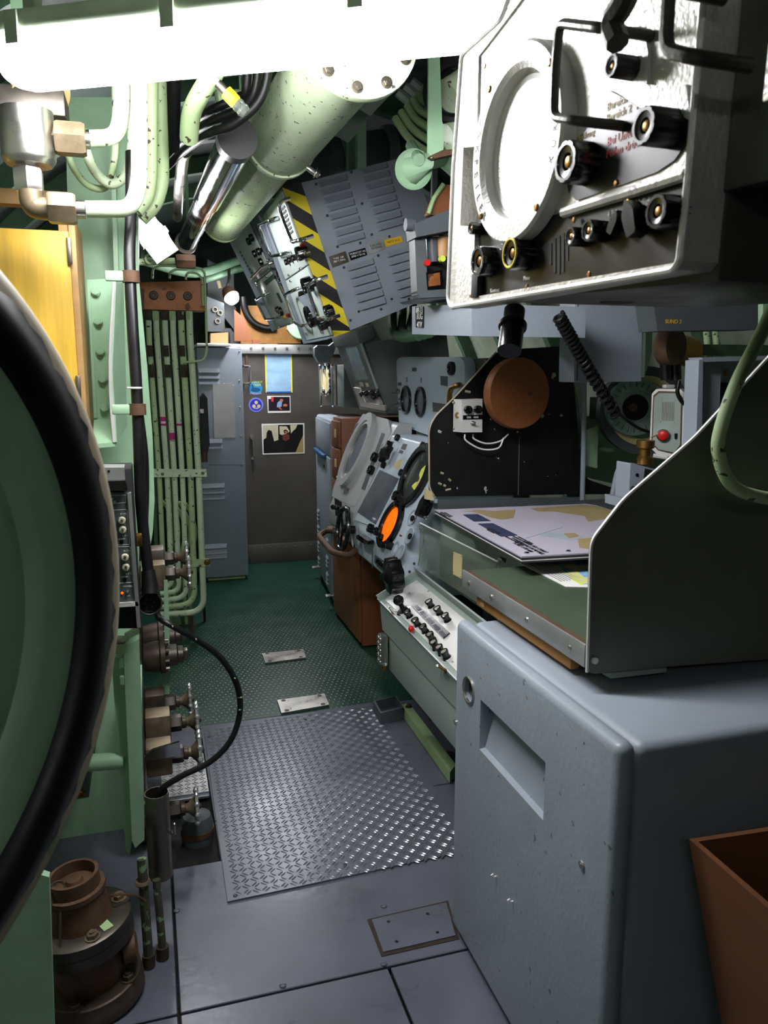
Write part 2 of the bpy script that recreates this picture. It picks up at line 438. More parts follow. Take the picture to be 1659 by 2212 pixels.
o = part('tread', b, 'tread_lug', tr, smooth=20); o['kind'] = 'stuff'
for px in ((745, 1868), (508, 1935), (452, 1592), (660, 1555), (785, 1530), (893, 1785)): screw(tr, plZ(.006).M(*px), .006, 'steel_dark')
tp = thing('tread_plate', 'small bare aluminium checker plate beside the red-bodied handwheel valves', 'deck plate', (.06, 2.9, 0)); tp['label'] = 'small bare aluminium checker plate under the handwheel valves'
part('plate', B().box((-.02, 2.78, .0005), (.15, 3.1, .005)), 'aluminium', tp)
b = B(); bm = b.bm
for i in range(6):
    for j in range(11):
        x = -.01+c*i; y = 2.795+c*j; a = PI/4 if (i+j) % 2 else -PI/4
        for k in (-1, 1): lug(x-math.sin(a)*.0052*k, y+math.cos(a)*.0052*k, a, z=.005)
o = part('tread', b, 'aluminium', tp, smooth=20); o['kind'] = 'stuff'
def small_plate(c4, label, h=.012):
    z = h; pts = [P(x, y, Z=z) for x, y in c4]; cx = sum(pts, Vector())/4
    t = thing('deck_plate', label, 'deck plate', (cx.x, cx.y, 0), 'brushed steel plates screwed to the green floor')
    part('plate', B().hull8(pts, [Vector((p.x, p.y, .001)) for p in pts]), 'steel', t)
    for i, p in enumerate(pts):
        s_ = p.lerp(cx, .24); put('screw', shared(('csk', 1), lambda b: (b.ring(.011, .005, 0, .0016, seg=16), b.cyl(.005, .0008, seg=10)), 'steel_dark'), t, T(s_))
        q = p.lerp(cx, .42); put('hole', shared(('hole', 1), lambda b: b.cyl(.003, .0006, seg=8), 'black'), t, T(q))
small_plate([(566, 1411), (655, 1402), (661, 1420), (573, 1432)], 'small brushed steel floor plate by itself amid the green floor')
small_plate([(599, 1512), (701, 1498), (711, 1522), (608, 1540)], 'small brushed steel floor plate next to the checker plate')
# inset hatch plate with rusty joint
b = B(); q = [P(x, y, Z=.002) for x, y in ((793, 1986), (968, 1945), (992, 2028), (824, 2066))]
ht = thing('deck_hatch', 'grey bolted inspection cover with rusty joint by the tall grey cabinet', 'deck plate', (q[0]+q[2])/2*1.0)
ht.location.z = 0; LOC[ht.name].z = 0
part('joint', b.hull8(q, [Vector((p.x, p.y, .0003)) for p in q]), 'joint_brown', ht)
q2 = [P(x, y, Z=.005) for x, y in ((803, 1986), (964, 1949), (984, 2020), (828, 2056))]
part('cover', B().hull8(q2, [Vector((p.x, p.y, .001)) for p in q2]), 'deck_grey', ht)
for px in ((839, 1991), (924, 1974), (945, 2014), (857, 2034)): put('hole', shared(('hole', 2), lambda b: b.cyl(.005, .0006, seg=10), 'black'), ht, plZ(.005).M(*px))
for px in ((611, 2130), (829, 2083), (829, 1958), (382, 1968)): screw(fl, plZ(0).M(*px), .009, 'deck_grey', 'bolt')

# ---- half-height bulkhead at the far end of the aisle
wb = struct('wall_back', B().box((.55, 6.36, 0), (1.95, 6.39, 1.74)), 'bulk_steel')
part('top_rail', B().box((.55, 6.325, 1.715), (1.75, 6.36, 1.79), .004), 'aluminium', wb)
for i in range(12): hexbolt(wb, plY(6.325).mat(Vector((.62+i*.095, 6.325, 1.757))), .009, 'steel')
part('bottom_strip', B().box((.55, 6.345, 0), (1.95, 6.36, .16), .003), 'bulk_steel', wb)
for i in range(12): screw(wb, plY(6.345).mat(Vector((.78+i*.07, 6.345, .13))), .006, 'steel')
part('hinge_strap', B().box((.765, 6.345, 1.62), (.79, 6.36, 1.72), .002), 'rust', wb)
pw = plY(6.36)
handle(wb, pw.hit(527, 792), pw.hit(527, 827), pw.n, .008, 'steel', .0, name='pull_handle')
for n_ in ('pull_handle',): bpy.data.objects.remove([o for o in wb.children if o.name.startswith(n_)][0])
part('pull_handle', B().tube(fil([pw.hit(524, 790), pw.hit(524, 790)+pw.n*.03, pw.hit(539, 791)+pw.n*.05, pw.hit(540, 827)+pw.n*.05, pw.hit(526, 829)+pw.n*.03, pw.hit(526, 829)], .015), .007, 8), 'steel', wb)
b = B().tube([pw.hit(543, 942)+pw.n*.03, pw.hit(546, 950)+pw.n*.045, pw.hit(547, 985)+pw.n*.045], .011, 8, rr=[.022, .013, .010]); b.cyl(.016, .05, pw.M(543, 943), 12); b.cyl(.013, .02, pw.M(545, 990), 12)
part('lever_handle', b, 'steel', wb)
# papers stuck on it
def paper(name, c4, label, cat, m='white', t=.003, grp=None):
    c = [pw.hit(x, y, t) for x, y in c4]; z = min(c, key=lambda p: p.z)
    th = thing(name, label, cat, (sum(c, Vector())/4), grp)
    part('sheet', B().hull8(c, [p-pw.n*(t-.0008) for p in c]), m, th); return th
def on_paper(th, name, c4, m, off=.0035):
    c = [pw.hit(x, y, off) for x, y in c4]; return part(name, B().hull8(c, [p-pw.n*.0004 for p in c]), m, th)
def px_crop(ox, oy, s): return lambda l: [(ox+x*s, oy+y*s) for x, y in l]
K = px_crop(520, 750, .113)
mat('poster_blue', '#8fb2cf', .5, var=.22, scale=7, stretch=(1, 1, 2))
t = paper('poster', K([(468, 128), (978, 128), (985, 868), (490, 870)]), 'pale blue chart poster with yellow tape down both sides on the bulkhead', 'poster', 'poster_blue')
on_paper(t, 'tape', K([(460, 140), (485, 140), (497, 868), (478, 868)]), 'yellow'); on_paper(t, 'tape', K([(960, 140), (978, 150), (990, 868), (966, 868)]), 'yellow')
mat('tape_blue', '#2f66b5', .4); on_paper(t, 'tape', K([(497, 848), (966, 842), (966, 868), (497, 870)]), 'tape_blue', .004); on_paper(t, 'tape', K([(480, 122), (966, 122), (966, 140), (480, 140)]), 'tape_blue', .004)
t = paper('photo_print', K([(505, 930), (948, 930), (955, 1250), (518, 1258)]), 'small white-bordered photograph of a figure in blue working in the dark', 'photo')
mat('photo_dark', '#1d1220', .35); mat('photo_sky', '#7f9fc6', .4); mat('photo_skin', '#c06a4a', .4); mat('photo_rose', '#d8404c', .4)
on_paper(t, 'picture', K([(528, 948), (935, 948), (940, 1215), (533, 1220)]), 'photo_dark')
on_paper(t, 'shirt', K([(700, 1060), (750, 1020), (790, 1050), (780, 1140), (690, 1150)]), 'photo_sky', .0042); on_paper(t, 'head', K([(745, 1000), (780, 985), (815, 1005), (800, 1045), (765, 1040)]), 'photo_skin', .0042)
on_paper(t, 'arm', K([(715, 1150), (745, 1145), (800, 1195), (760, 1190)]), 'photo_skin', .0042); on_paper(t, 'hand', K([(810, 1095), (860, 1080), (900, 1105), (870, 1135), (815, 1130)]), 'photo_skin', .0042)
on_paper(t, 'red_patch', K([(582, 948), (627, 948), (627, 1040), (584, 1040)]), 'photo_rose', .0042); on_paper(t, 'pale_patch', K([(528, 945), (578, 945), (578, 990), (528, 990)]), 'white', .0042)
t = paper('photo_print', K([(398, 1465), (1215, 1452), (1222, 2030), (418, 2055)]), 'large white-bordered photograph of a crew member among dark machinery', 'photo')
mat('photo_black', '#0d0d0b', .35); mat('photo_cream', '#c9c2a4', .4); mat('photo_red', '#6a3128', .4); mat('photo_tan', '#a08a55', .4)
on_paper(t, 'picture', K([(425, 1492), (1192, 1476), (1200, 2005), (440, 2028)]), 'photo_black')
on_paper(t, 'pale_area', K([(427, 1492), (715, 1488), (720, 1770), (640, 1800), (590, 1600), (530, 1580), (495, 1640), (490, 1730), (432, 1770)]), 'photo_cream', .0042)
on_paper(t, 'pale_area', K([(740, 1510), (880, 1515), (935, 1610), (900, 1640), (790, 1680), (745, 1660)]), 'photo_cream', .0042)
on_paper(t, 'pale_area', K([(945, 1490), (1080, 1485), (1050, 1560), (1000, 1600), (960, 1650)]), 'photo_cream', .0042)
on_paper(t, 'jumper', K([(800, 1690), (870, 1650), (930, 1680), (935, 1750), (860, 1800), (805, 1770)]), 'photo_red', .0044)
on_paper(t, 'hair', K([(820, 1590), (860, 1572), (905, 1600), (900, 1650), (830, 1650)]), 'photo_black', .0046); on_paper(t, 'face', K([(840, 1605), (880, 1600), (895, 1640), (860, 1660)]), 'photo_skin', .0048)
on_paper(t, 'tan_area', K([(1195, 1680), (1200, 2005), (1050, 2010), (1130, 1820)]), 'photo_tan', .0042)
def sticker(cx, cy, r, label, m):
    c = pw.hit(cx, cy, .002); k = r*c.y/FPX*1.02
    t = thing('round_sticker', label, 'sticker', c); part('disc', B().cyl(k, .0015, pw.M(cx, cy, .001), 32), m, t); return t, k
mat('sticker_sea', '#2f86b5', .35, var=.3, scale=12); mat('sticker_royal', '#2b2bb8', .35); mat('sticker_lilac', '#7d84d8', .35); mat('ink_lime', '#cfdc4c', .5); mat('ink_pink', '#e089a8', .5); mat('sub_blue', '#0f4d78', .4)
t, k = sticker(552, 839, 14, 'round sea-blue sticker with a submarine beside the poster', 'sticker_sea')
b = B().lathe([(k*.72*math.cos(a), 0) for a in (0,)]+[(0, .0006)], 20, pw.M(552, 842, .003) @ Matrix.Diagonal((1, .45, 1, 1))); part('submarine', b, 'sub_blue', t)
part('submarine_sail', B().box((-.007, 0, 0), (.007, k*.6, .0006), M=pw.M(546, 840, .003)), 'sub_blue', t)
text('lettering', 'U-BOOT\nTREFF', .024, pw.M(555, 829, .0036), 'ink_lime', t); text('lettering', 'WILHELM', .022, pw.M(552, 850.5, .0036), 'ink_pink', t)
t, k = sticker(553, 874.5, 15, 'round royal blue sticker with three white badges below the submarine sticker', 'sticker_lilac')
part('inner_disc', B().cyl(k*.82, .0006, pw.M(553, 874.5, .0026), 28), 'sticker_royal', t)
for px in ((553.5, 869.5), (548.5, 877.5), (559, 877.5)): part('badge', B().cyl(k*.25, .0005, pw.M(*px, .0034), 16), 'label_cream', t)
text('lettering', '1980', .018, pw.M(553, 882.5, .0038), 'ink_white', t)

# ---- main fluorescent lamp
def fluoro(name, label, a, b_, rad, strength_mat, up=Vector((0, 0, 1)), clips=(.12, .5, .88), mh=.03, grp='fluorescent lamps'):
    a, b_ = Vector(a), Vector(b_); d = (b_-a).normalized(); side = d.cross(up).normalized(); up2 = side.cross(d); L_ = (b_-a).length
    t = thing(name, label, 'lamp', (a+b_)/2+up2*rad, grp)
    m = Matrix((side, up2, d)).transposed().to_4x4(); m.translation = a
    # diffuser trough with rounded ends
    prof = [(math.cos(q)*rad, math.sin(q)*rad*1.05) for q in [PI+PI*i/14 for i in range(15)]]
    prof = [(rad, .25*rad)]+[(x, y) for x, y in reversed(prof)]+[(-rad, .25*rad)]
    b = B(); rings = []
    for s_, k in ((0, .2), (.006, .5), (.018, .72), (.036, .88), (.07, 1), (L_-.07, 1), (L_-.036, .88), (L_-.018, .72), (L_-.006, .5), (L_, .2)):
        rings.append([b.bm.verts.new((x*k, y*k if y < 0 else y, s_)) for x, y in prof])
    for p, q in zip(rings, rings[1:]):
        for i in range(len(prof)): b.bm.faces.new((p[i], p[(i+1) % len(prof)], q[(i+1) % len(prof)], q[i]))
    b.bm.faces.new(rings[0]); b.bm.faces.new(rings[-1][::-1]); b._do(b.bm.verts[:], m)
    part('diffuser', b, strength_mat, t, 60)
    part('housing', B().prism(rpoly([(-rad*1.08, .27*rad), (rad*1.08, .27*rad), (rad*.9, rad*1.0), (-rad*.9, rad*1.0)], rad*.3), -.01, L_+.01, m), 'hull', t)
    for k in clips:
        z = L_*k; part('clip', B().box((-rad*1.14, -.12*rad, z-.014), (-rad*1.06, rad*.8, z+.014), M=m), 'hull', t)
        part('clip', B().box((rad*1.06, -.12*rad, z-.014), (rad*1.14, rad*.8, z+.014), M=m), 'hull', t)
        part('mount', B().box((-.015, rad, z-.012), (.015, rad+mh, z+.012), M=m), 'hull', t)
    return t
fluoro('fluorescent_lamp', 'long glowing fluorescent lamp slung across the aisle in front of the green duct', tuple(P(2, 124, Z=2.2)), tuple(P(1092, 14, Z=2.2)), .066, 'lamp_glass', clips=(.08, .40, .75), mh=.149)
# ================================================================== RIGHT SIDE
def cut(b, cutters):
    """boolean difference, returns a builder"""
    me = bpy.data.meshes.new('a'); bmesh.ops.recalc_face_normals(b.bm, faces=b.bm.faces[:]); b.bm.to_mesh(me); o = bpy.data.objects.new('a', me); COL.objects.link(o); tmp = []
    for c in cutters:
        mc = bpy.data.meshes.new('c'); bmesh.ops.recalc_face_normals(c.bm, faces=c.bm.faces[:]); c.bm.to_mesh(mc); oc = bpy.data.objects.new('c', mc); COL.objects.link(oc); tmp.append(oc)
        md = o.modifiers.new('x', 'BOOLEAN'); md.operation = 'DIFFERENCE'; md.solver = 'EXACT'; md.object = oc
    bpy.context.view_layer.update(); r = bpy.data.meshes.new_from_object(o.evaluated_get(bpy.context.evaluated_depsgraph_get()))
    nb = B(); nb.bm.from_mesh(r)
    for q in [o]+tmp: bpy.data.objects.remove(q)
    bpy.data.meshes.remove(r); return nb
def kn(pl, px, py, h): return pl.M(px, py, h) @ T(0, 0, -h)

# ---- tall grey cabinet with recessed grip
cb = thing('cabinet', 'tall blue-grey steel cabinet with recessed grip under the chart table', 'cabinet', (1.1, 1.46, 0))
part('body', B().box((.80, 1.095, .012), (1.42, 1.838, .905), .02, seg=3), 'grey_blue', cb)
door = B().box((.755, 1.088, .012), (.797, 1.845, .913), .022, seg=4)
pf = plX(.755)
wedge = B().hull8([Vector((.74, 1.340, .765)), Vector((.796, 1.340, .735)), Vector((.770, 1.340, .628)), Vector((.74, 1.340, .622))][::-1], [Vector((.74, 1.672, .765)), Vector((.796, 1.672, .735)), Vector((.770, 1.672, .628)), Vector((.74, 1.672, .622))][::-1])
hole = B().cyl(.034, .03, T(.74, 1.745, .752) @ Matrix.Rotation(PI/2, 4, 'Y'), 28)
cbd = part('door', cut(door, [wedge, hole]), 'grey_blue_chip', cb, 25)
part('peephole_ring', B().ring(.036, .030, -.002, .004, pf.mat(Vector((.755, 1.745, .752))), 32, .001), 'steel', cbd)
part('peephole_glass', B().cyl(.031, .004, pf.mat(Vector((.772, 1.745, .752))), 28), 'glass_dark', cbd)
part('lock', B().cyl(.009, .004, pf.M(1258, 1868), 16, bev=.001).cyl(.004, .005, pf.M(1258, 1868), 10), 'steel', cbd)
screw(cbd, pf.M(984, 1560), .007)
for px in ((1072, 1893), (1108, 1947)): put('hook', shared(('hook', 1), lambda b: b.tube([(0, 0, 0), (0, 0, .008), (0, .006, .013), (0, .008, .008)], .0022, 6), 'white'), cbd, pf.M(*px))
# ---- chart table : pull-out writing board with end panel
tb = thing('writing_board', 'pull-out writing board with dark green linoleum top and aluminium edge', 'table', (1.1, 1.66, .93))
TX, TY0, TY1 = .84, 1.343, 2.0
part('top', B().box((TX+.006, TY0, .982), (1.42, TY1, 1.0), .002), 'lino', tb)
part('edge_strip', B().box((TX-.003, TY0, .954), (TX+.003, TY1, 1.003), .001), 'aluminium', tb)
part('inner_edging', B().box((TX+.006, TY0+.002, .985), (TX+.018, TY1-.004, 1.0012)), 'rust', tb)
part('support', B().box((TX+.008, TY0+.03, .956), (1.40, TY1-.05, .981)), 'grey_dark', tb)
for y in (1.40, 1.60, 1.80, 1.95): screw(tb, plX(TX-.003).mat(Vector((TX-.003, y, .978))), .006, 'steel')
dr = thing('drawer', 'narrow varnished wooden drawer under the writing board', 'drawer', (1.1, 1.72, .91))
part('front', B().box((TX+.012, 1.42, .918), (TX+.034, 1.93, .952), .003), 'wood_ochre', dr)
part('tray', B().box((TX+.034, 1.43, .92), (1.38, 1.92, .933)), 'wood_ochre', dr)
part('label_patch', B().box((TX+.0105, 1.875, .925), (TX+.0125, 1.90, .946)), 'wood_pine', dr)
ep = thing('end_panel', 'dark olive steel end panel with sloping top beside the writing board', 'panel', (1.15, 1.333, .95))
pe = plY(1.335)
olp = [(1277, 1168), (1347, 1078), (1500, 945), (1680, 750), (1760, 700), (1760, 1417), (1440, 1440), (1268, 1457)]
part('plate', B().trace(pe, olp, -.004, .004, .02), 'olive_panel', ep)
rim = [pe.hit(x, y, .005) for x, y in ((1268, 1452), (1277, 1168), (1347, 1078), (1500, 945), (1680, 750))]
part('edge_trim', B().tube(fil(rim, .02), .0035, 6), 'silver_light', ep)
part('foot', B().trace(pe, [(1300, 1455), (1440, 1443), (1440, 1452), (1320, 1466)], -.05, .0), 'grey_green', ep)
part('stud', B().cyl(.007, .006, pe.M(1283, 1426, .004), 16), 'white', ep)
# ---- main chart table
ct = thing('chart_table', 'long grey-green chart table behind a clear perspex guard', 'table', (1.5, 2.4, .75))
part('body', B().box((1.115, 2.16, .72), (2.05, 2.90, 1.012), .004), 'grey_green', ct)
part('top', B().box((1.43, TY0+.01, .95), (2.05, 2.90, 1.014), .003), 'lino', ct)
part('pedestal', B().box((1.3, 2.1, .003), (2.0, 2.88, .72)), 'grey_dark', ct)
part('front_rail', B().box((1.075, 2.16, 1.0), (1.115, 2.90, 1.018), .003), 'aluminium', ct)
pg = plX(1.055)
gd = thing('perspex_guard', 'clear perspex guard sheet along the front of the chart table', 'guard', (1.055, 2.6, .745))
part('sheet', B().trace(pg, [(908, 1130), (1075, 1213), (1042, 1308), (904, 1222)], 0, .004), 'perspex', gd)
part('top_edge', B().tube([pg.hit(908, 1130, .004), pg.hit(1075, 1213, .004)], .003, 6), 'white', gd)
part('end_curve', B().tube(spl([pg.hit(908, 1135, .02), pg.hit(915, 1165, .03), pg.hit(908, 1200, .02), pg.hit(904, 1221, .01)]), .004, 6), 'perspex', gd)
part('plate_label', B().trace(pg, [(979, 1192), (998, 1199), (996, 1250), (978, 1240)], .004, .006), 'label_cream', gd)
for px in ((980, 1196), (997, 1202), (995, 1246), (979, 1236)): screw(gd, pg.M(*px, .006), .002, 'rust')
for px, nm in (((925, 1117), 'hinge_clip'), ((1090, 1208), 'hinge_clip'), ((918, 1142), 'hinge_clip')):
    part(nm, B().box((-.018, -.008, 0), (.018, .008, .02), .005, M=plX(1.06).M(*px)), 'chrome', gd)
sc = shared(('rv', 1), lambda b: b.sph(.003, seg=8), 'steel')
for i in range(8): put('rivet', sc, ct, T(1.115, 2.2+i*.09, .80))
# chart stack
cz = plZ(1.05)
CZ = 1.060
ch = thing('chart_stack', 'large nautical chart under clear cover on the chart table', 'chart', (1.5, 2.6, 1.014))
o4 = [(940, 1101), (1127, 1202), (1345, 1190), (1560, 1178), (1290, 1092), (1268, 1088)]
for k, (z0, z1, m) in enumerate(((1.041, 1.046, 'print_dark'), (1.046, 1.049, 'white'), (1.049, 1.056, 'print_dark'), (1.056, CZ, 'paper'))):
    q = [P(x, y, Z=CZ) for x, y in o4]
    part(('board', 'sheet', 'board', 'chart')[k], B().hull8([Vector((p.x, p.y, z1)) for p in q], [Vector((p.x, p.y, z0)) for p in q]), m, ch)
part('support_block', B().box((1.45, 2.3, 1.0195), (2.0, 2.8, 1.041)), 'grey_dark', ch)
mat('land', '#97875f', .55, var=.1); mat('shallow', '#9aa7ad', .55, var=.1); mat('deep', '#bcb8c6', .55)
C8 = px_crop(910, 1060, .2713); zc = plZ(CZ)
def chart_patch(l, m, nm='coast', h=.0008):
    part(nm, B().trace(zc, C8(l), 0, h, .004), m, ch)
chart_patch([(330, 165), (460, 152), (560, 160), (750, 150), (735, 215), (640, 230), (560, 215), (480, 185), (400, 165)], 'land')
chart_patch([(870, 140), (1310, 112), (1400, 122), (1590, 180), (1500, 215), (1330, 245), (1300, 200), (1060, 165), (930, 165)], 'land')
chart_patch([(1130, 340), (1220, 335), (1260, 360), (1180, 380)], 'land'); chart_patch([(1245, 385), (1400, 370), (1420, 470), (1260, 455)], 'land')
chart_patch([(930, 340), (1080, 330), (1150, 350), (1300, 365), (1200, 395), (960, 360)], 'shallow', h=.0005)
chart_patch([(330, 190), (450, 185), (555, 240), (420, 245)], 'print_navy', 'inset_panel'); chart_patch([(448, 262), (570, 258), (770, 355), (635, 365)], 'print_navy', 'inset_panel')
zt = PL((0, 0, CZ), (zc.hit(1127, 1202)-zc.hit(940, 1099)), (zc.hit(1127, 1090)-zc.hit(1100, 1180)))
for px, s_, n_ in (((1122, 1168), .012, 4), ((1142, 1182), .018, 3), ((962, 1112), .010, 3), ((1065, 1148), .009, 3)):
    text('lettering', '\n'.join(['NORTH SEA CHART', 'SOUNDINGS IN METRES', 'SCALE 1:750 000', 'MERCATOR PROJECTION'][:n_]), s_, zt.mat(Vector((zt.hit(*px).x, zt.hit(*px).y, CZ+.0009))), 'ink_black', ch)
part('course_line', B().tube([zc.hit(1135, 1163, .0005), zc.hit(1215, 1139, .0005)], .0006, 4), 'shallow', ch)
for px in ((1138, 1196), (1228, 1192)): screw(ch, plZ(CZ).M(*px), .008, 'chrome', 'corner_stud')
m2 = thing('folded_map', 'colour map with yellow coast and blue sea sticking out below the big chart', 'map', (1.3, 1.75, 1.0))
z2 = plZ(1.002)
part('sheet', B().trace(z2, C8([(775, 571), (1345, 535), (1350, 535), (1345, 767), (1335, 768), (1150, 762)]), -.0015, .0), 'white', m2)
mat('map_sea', '#7fa9d6', .55, var=.2, scale=30); mat('map_land', '#cfcf8a', .55, var=.2, scale=25)
part('sea', B().trace(z2, C8([(960, 570), (1345, 540), (1349, 540), (1344, 744), (1290, 745)]), .0001, .0005), 'map_sea', m2)
for l in ([(985, 580), (1080, 590), (1150, 650), (1240, 640), (1300, 690), (1340, 680), (1330, 735), (1285, 740)], [(1090, 568), (1200, 562), (1240, 600), (1330, 585), (1345, 610), (1230, 640), (1150, 610)]):
    part('coast', B().trace(z2, C8(l), .0005, .0009), 'map_land', m2)
part('yellow_bar', B().trace(z2, C8([(1190, 702), (1205, 700), (1295, 745), (1275, 748)]), .0005, .001), 'ink_lime', m2)
zt2 = PL((0, 0, 1.0), (z2.hit(1222, 1266)-z2.hit(1120, 1215)), (z2.hit(1190, 1215)-z2.hit(1180, 1240)))
for i in range(7):
    a, b_ = z2.hit(1138+i*6, 1216-i*.6, .0006), z2.hit(1214+i*6.2, 1256-i*.9, .0006); part('text_line', B().tube([a, b_], .0007, 4), 'print_dark', m2)

# ---- knob panel box
kb = thing('control_box', 'low grey control box with sloping white panel of black knobs', 'control panel', (1.05, 2.7, .25))
kA = P(820, 1297, X=.90); kB_ = Vector((.90, 1.95, kA.z-.02)); kC = P(905, 1243, Y=kA.y)
kp = PL(kA, (kB_-kA), (kC-kA)); LQ = kA.y-1.93
fr_ = [kp.hit(820, 1297), kp.hit(985, 1478), kp.hit(1075, 1370), kp.hit(905, 1243)]
wd = (kC-kA)
n_end = Vector((.90, 1.92, kA.z-.02)); q4 = [kA, n_end, n_end+wd, kA+wd]
part('tray_frame', B().hull8(q4, [Vector((p.x+.012, p.y, .48)) for p in q4]), 'grey_green', kb)
q5 = [kp.w(*[kp.uv(820, 1297)[0]+.035, .02], .004), None]
e0 = kp.uv(828, 1305)
part('panel', B().box((.035, .018, .0005), (LQ-.02, wd.length-.025, .004), M=kp.mat()), 'silver_light', kb)
rim3 = B().box((-.002, -.003, -.01), (.004, wd.length+.003, .028), M=kp.mat()); part('rim', rim3, 'grey_green', kb)
part('rim', B().box((0, wd.length-.004, -.01), (LQ, wd.length+.003, .045), M=kp.mat()), 'grey_green', kb)
part('rim', B().box((0, -.006, -.02), (LQ, -.001, .012), M=kp.mat()), 'aluminium', kb)
part('lower_case', B().box((.918, 1.90, .33), (1.1135, kA.y-.08, .55), .004), 'grey_green', kb)
part('case_seam', B().box((.915, 1.90, .50), (.919, kA.y-.08, .506)), 'grey_dark', kb)
for px in ((868, 1305), (881, 1325), (898, 1343), (915, 1357), (930, 1374), (938, 1391), (950, 1402), (961, 1412), (928, 1303), (946, 1318), (963, 1333)):
    if px == (868, 1305): continue
    put('knob', shared(('kbk', 1), lambda b: b.lathe([(.017, 0), (.0165, .003), (.013, .008), (.0125, .018), (.0155, .026), (.0155, .032), (.012, .033), (.011, .030), (0, .030)], 24), 'black_gloss'), kb, kn(kp, *px, .02))
    k_ = [o for o in kb.children if o.name.startswith('knob')][-1]
    put('cap', shared(('kbc', 1), lambda b: b.cyl(.0105, .001, T(0, 0, .0302), 16), 'steel_dull'), k_, T(LOC[k_.name]))
b = B().lathe([(.034, 0), (.03, .004), (.012, .006), (.009, .03), (.016, .036), (.022, .048), (.022, .056), (.014, .068), (0, .071)], 24, kn(kp, 866, 1306, .03)); part('joystick', b, 'black_gloss', kb)
part('joystick_plate', B().cyl(.045, .002, kn(kp, 872, 1307, .0), 28), 'steel', kb)
part('display_strip', B().trace(kp, [(889, 1308), (901, 1303), (971, 1366), (957, 1378)], .003, .01), 'black_gloss', kb)
for i in range(5):
    t0 = (i+.12)/5; t1 = (i+.88)/5; L1 = lambda t, s_: (889+(68)*t+(12)*s_, 1308+70*t-5*s_)
    l = [L1(t0, .2), L1(t0, .85), L1(t1, .85), L1(t1, .2)]
    part('display_window', B().trace(kp, [(x, y) for x, y in l], .01, .011), 'glass_grey', kb)
part('lamp_base', B().cyl(.015, .012, kn(kp, 889, 1360, .0), 18, r2=.012), 'white', kb); part('red_lamp', B().lathe([(.011, .012), (.011, .024), (.006, .031), (0, .032)], 16, kn(kp, 888, 1358, .02)), 'red', kb)
for px in ((839, 1312), (884, 1281), (925, 1277), (944, 1437), (978, 1430)): screw(kb, kn(kp, *px, .004), .007)
part('catch', B().tube([kp.hit(842, 1318, .006), kp.hit(850, 1327, .012), kp.hit(852, 1331, .004)], .004, 6), 'brass', kb); part('catch', B().tube([kp.hit(950, 1440, .006), kp.hit(962, 1447, .014), kp.hit(962, 1453, .004)], .005, 6), 'brass', kb)
tm = thing('terminal_block', 'clear plastic terminal block with rows of round lugs on the control box end', 'terminal block', (.9, 3.0, .34))
TYY = kA.y-.075
part('cover', B().box((.885, TYY, .345), (.915, TYY+.055, .476), .004), 'perspex', tm)
for i in range(5):
    for j in range(2): put('lug', shared(('lugt', 1), lambda b: b.lathe([(.011, 0), (.010, .006), (.006, .009), (0, .01)], 12), 'steel'), tm, plX(.885).mat(Vector((.887, TYY+.014+j*.026, .36+i*.025))))
part('foot_clip', B().box((.895, TYY+.005, .322), (.913, TYY+.045, .343), .004), 'brass', tm)
ra = thing('deck_rail', 'pale green painted angle rail on the deck under the control box', 'rail', (1.08, 2.9, 0))
part('rail', B().hull8([P(866, 1522, Z=.05), P(884, 1519, Z=.05), P(985, 1652, Z=.05), P(972, 1668, Z=.05)], [Vector((p.x, p.y, .004)) for p in (P(866, 1522, Z=.05), P(884, 1519, Z=.05), P(985, 1652, Z=.05), P(972, 1668, Z=.05))]), 'lime_dim', ra)
hexbolt(ra, plZ(.05).M(883, 1527), .012, 'rust')
ty = thing('drip_tray', 'small black open drip tray on the deck beside the green rail', 'tray', (1.03, 3.27, 0))
bx = cut(B().hull8([P(x, y, Z=.06) for x, y in ((806, 1514), (856, 1502), (872, 1528), (822, 1541))], [Vector((P(x, y, Z=.06).x, P(x, y, Z=.06).y, .002)) for x, y in ((806, 1514), (856, 1502), (872, 1528), (822, 1541))]),
   [B().hull8([P(x, y, Z=.07)*1 for x, y in ((811, 1510), (854, 1499), (868, 1522), (824, 1533))], [Vector((P(x, y, Z=.07).x, P(x, y, Z=.07).y, .01)) for x, y in ((811, 1510), (854, 1499), (868, 1522), (824, 1533))])])
part('tray', bx, 'grey_dark', ty)

# ---- radar / direction-finder display hung from the overhead
A0 = P(970, 662, Y=1.37)
RP = PL(A0, (.04, -1, -.045), (0, -.045, 1))
C3 = px_crop(940, 0, .4334)
rd = thing('radar_display', 'large silver radar display unit with round white scope hanging from the overhead', 'radar', (A0.x+.2, 1.08, A0.z))
near_u = RP.uv(1478, 588)[0]; top_v = .70
def UV(a, b_, c): return RP.w(a, b_, c)
# case behind the face
part('case', B().box((.085, .006, -.46), (near_u-.004, top_v, -.05), .006, M=RP.mat()), 'scope_dark', rd)
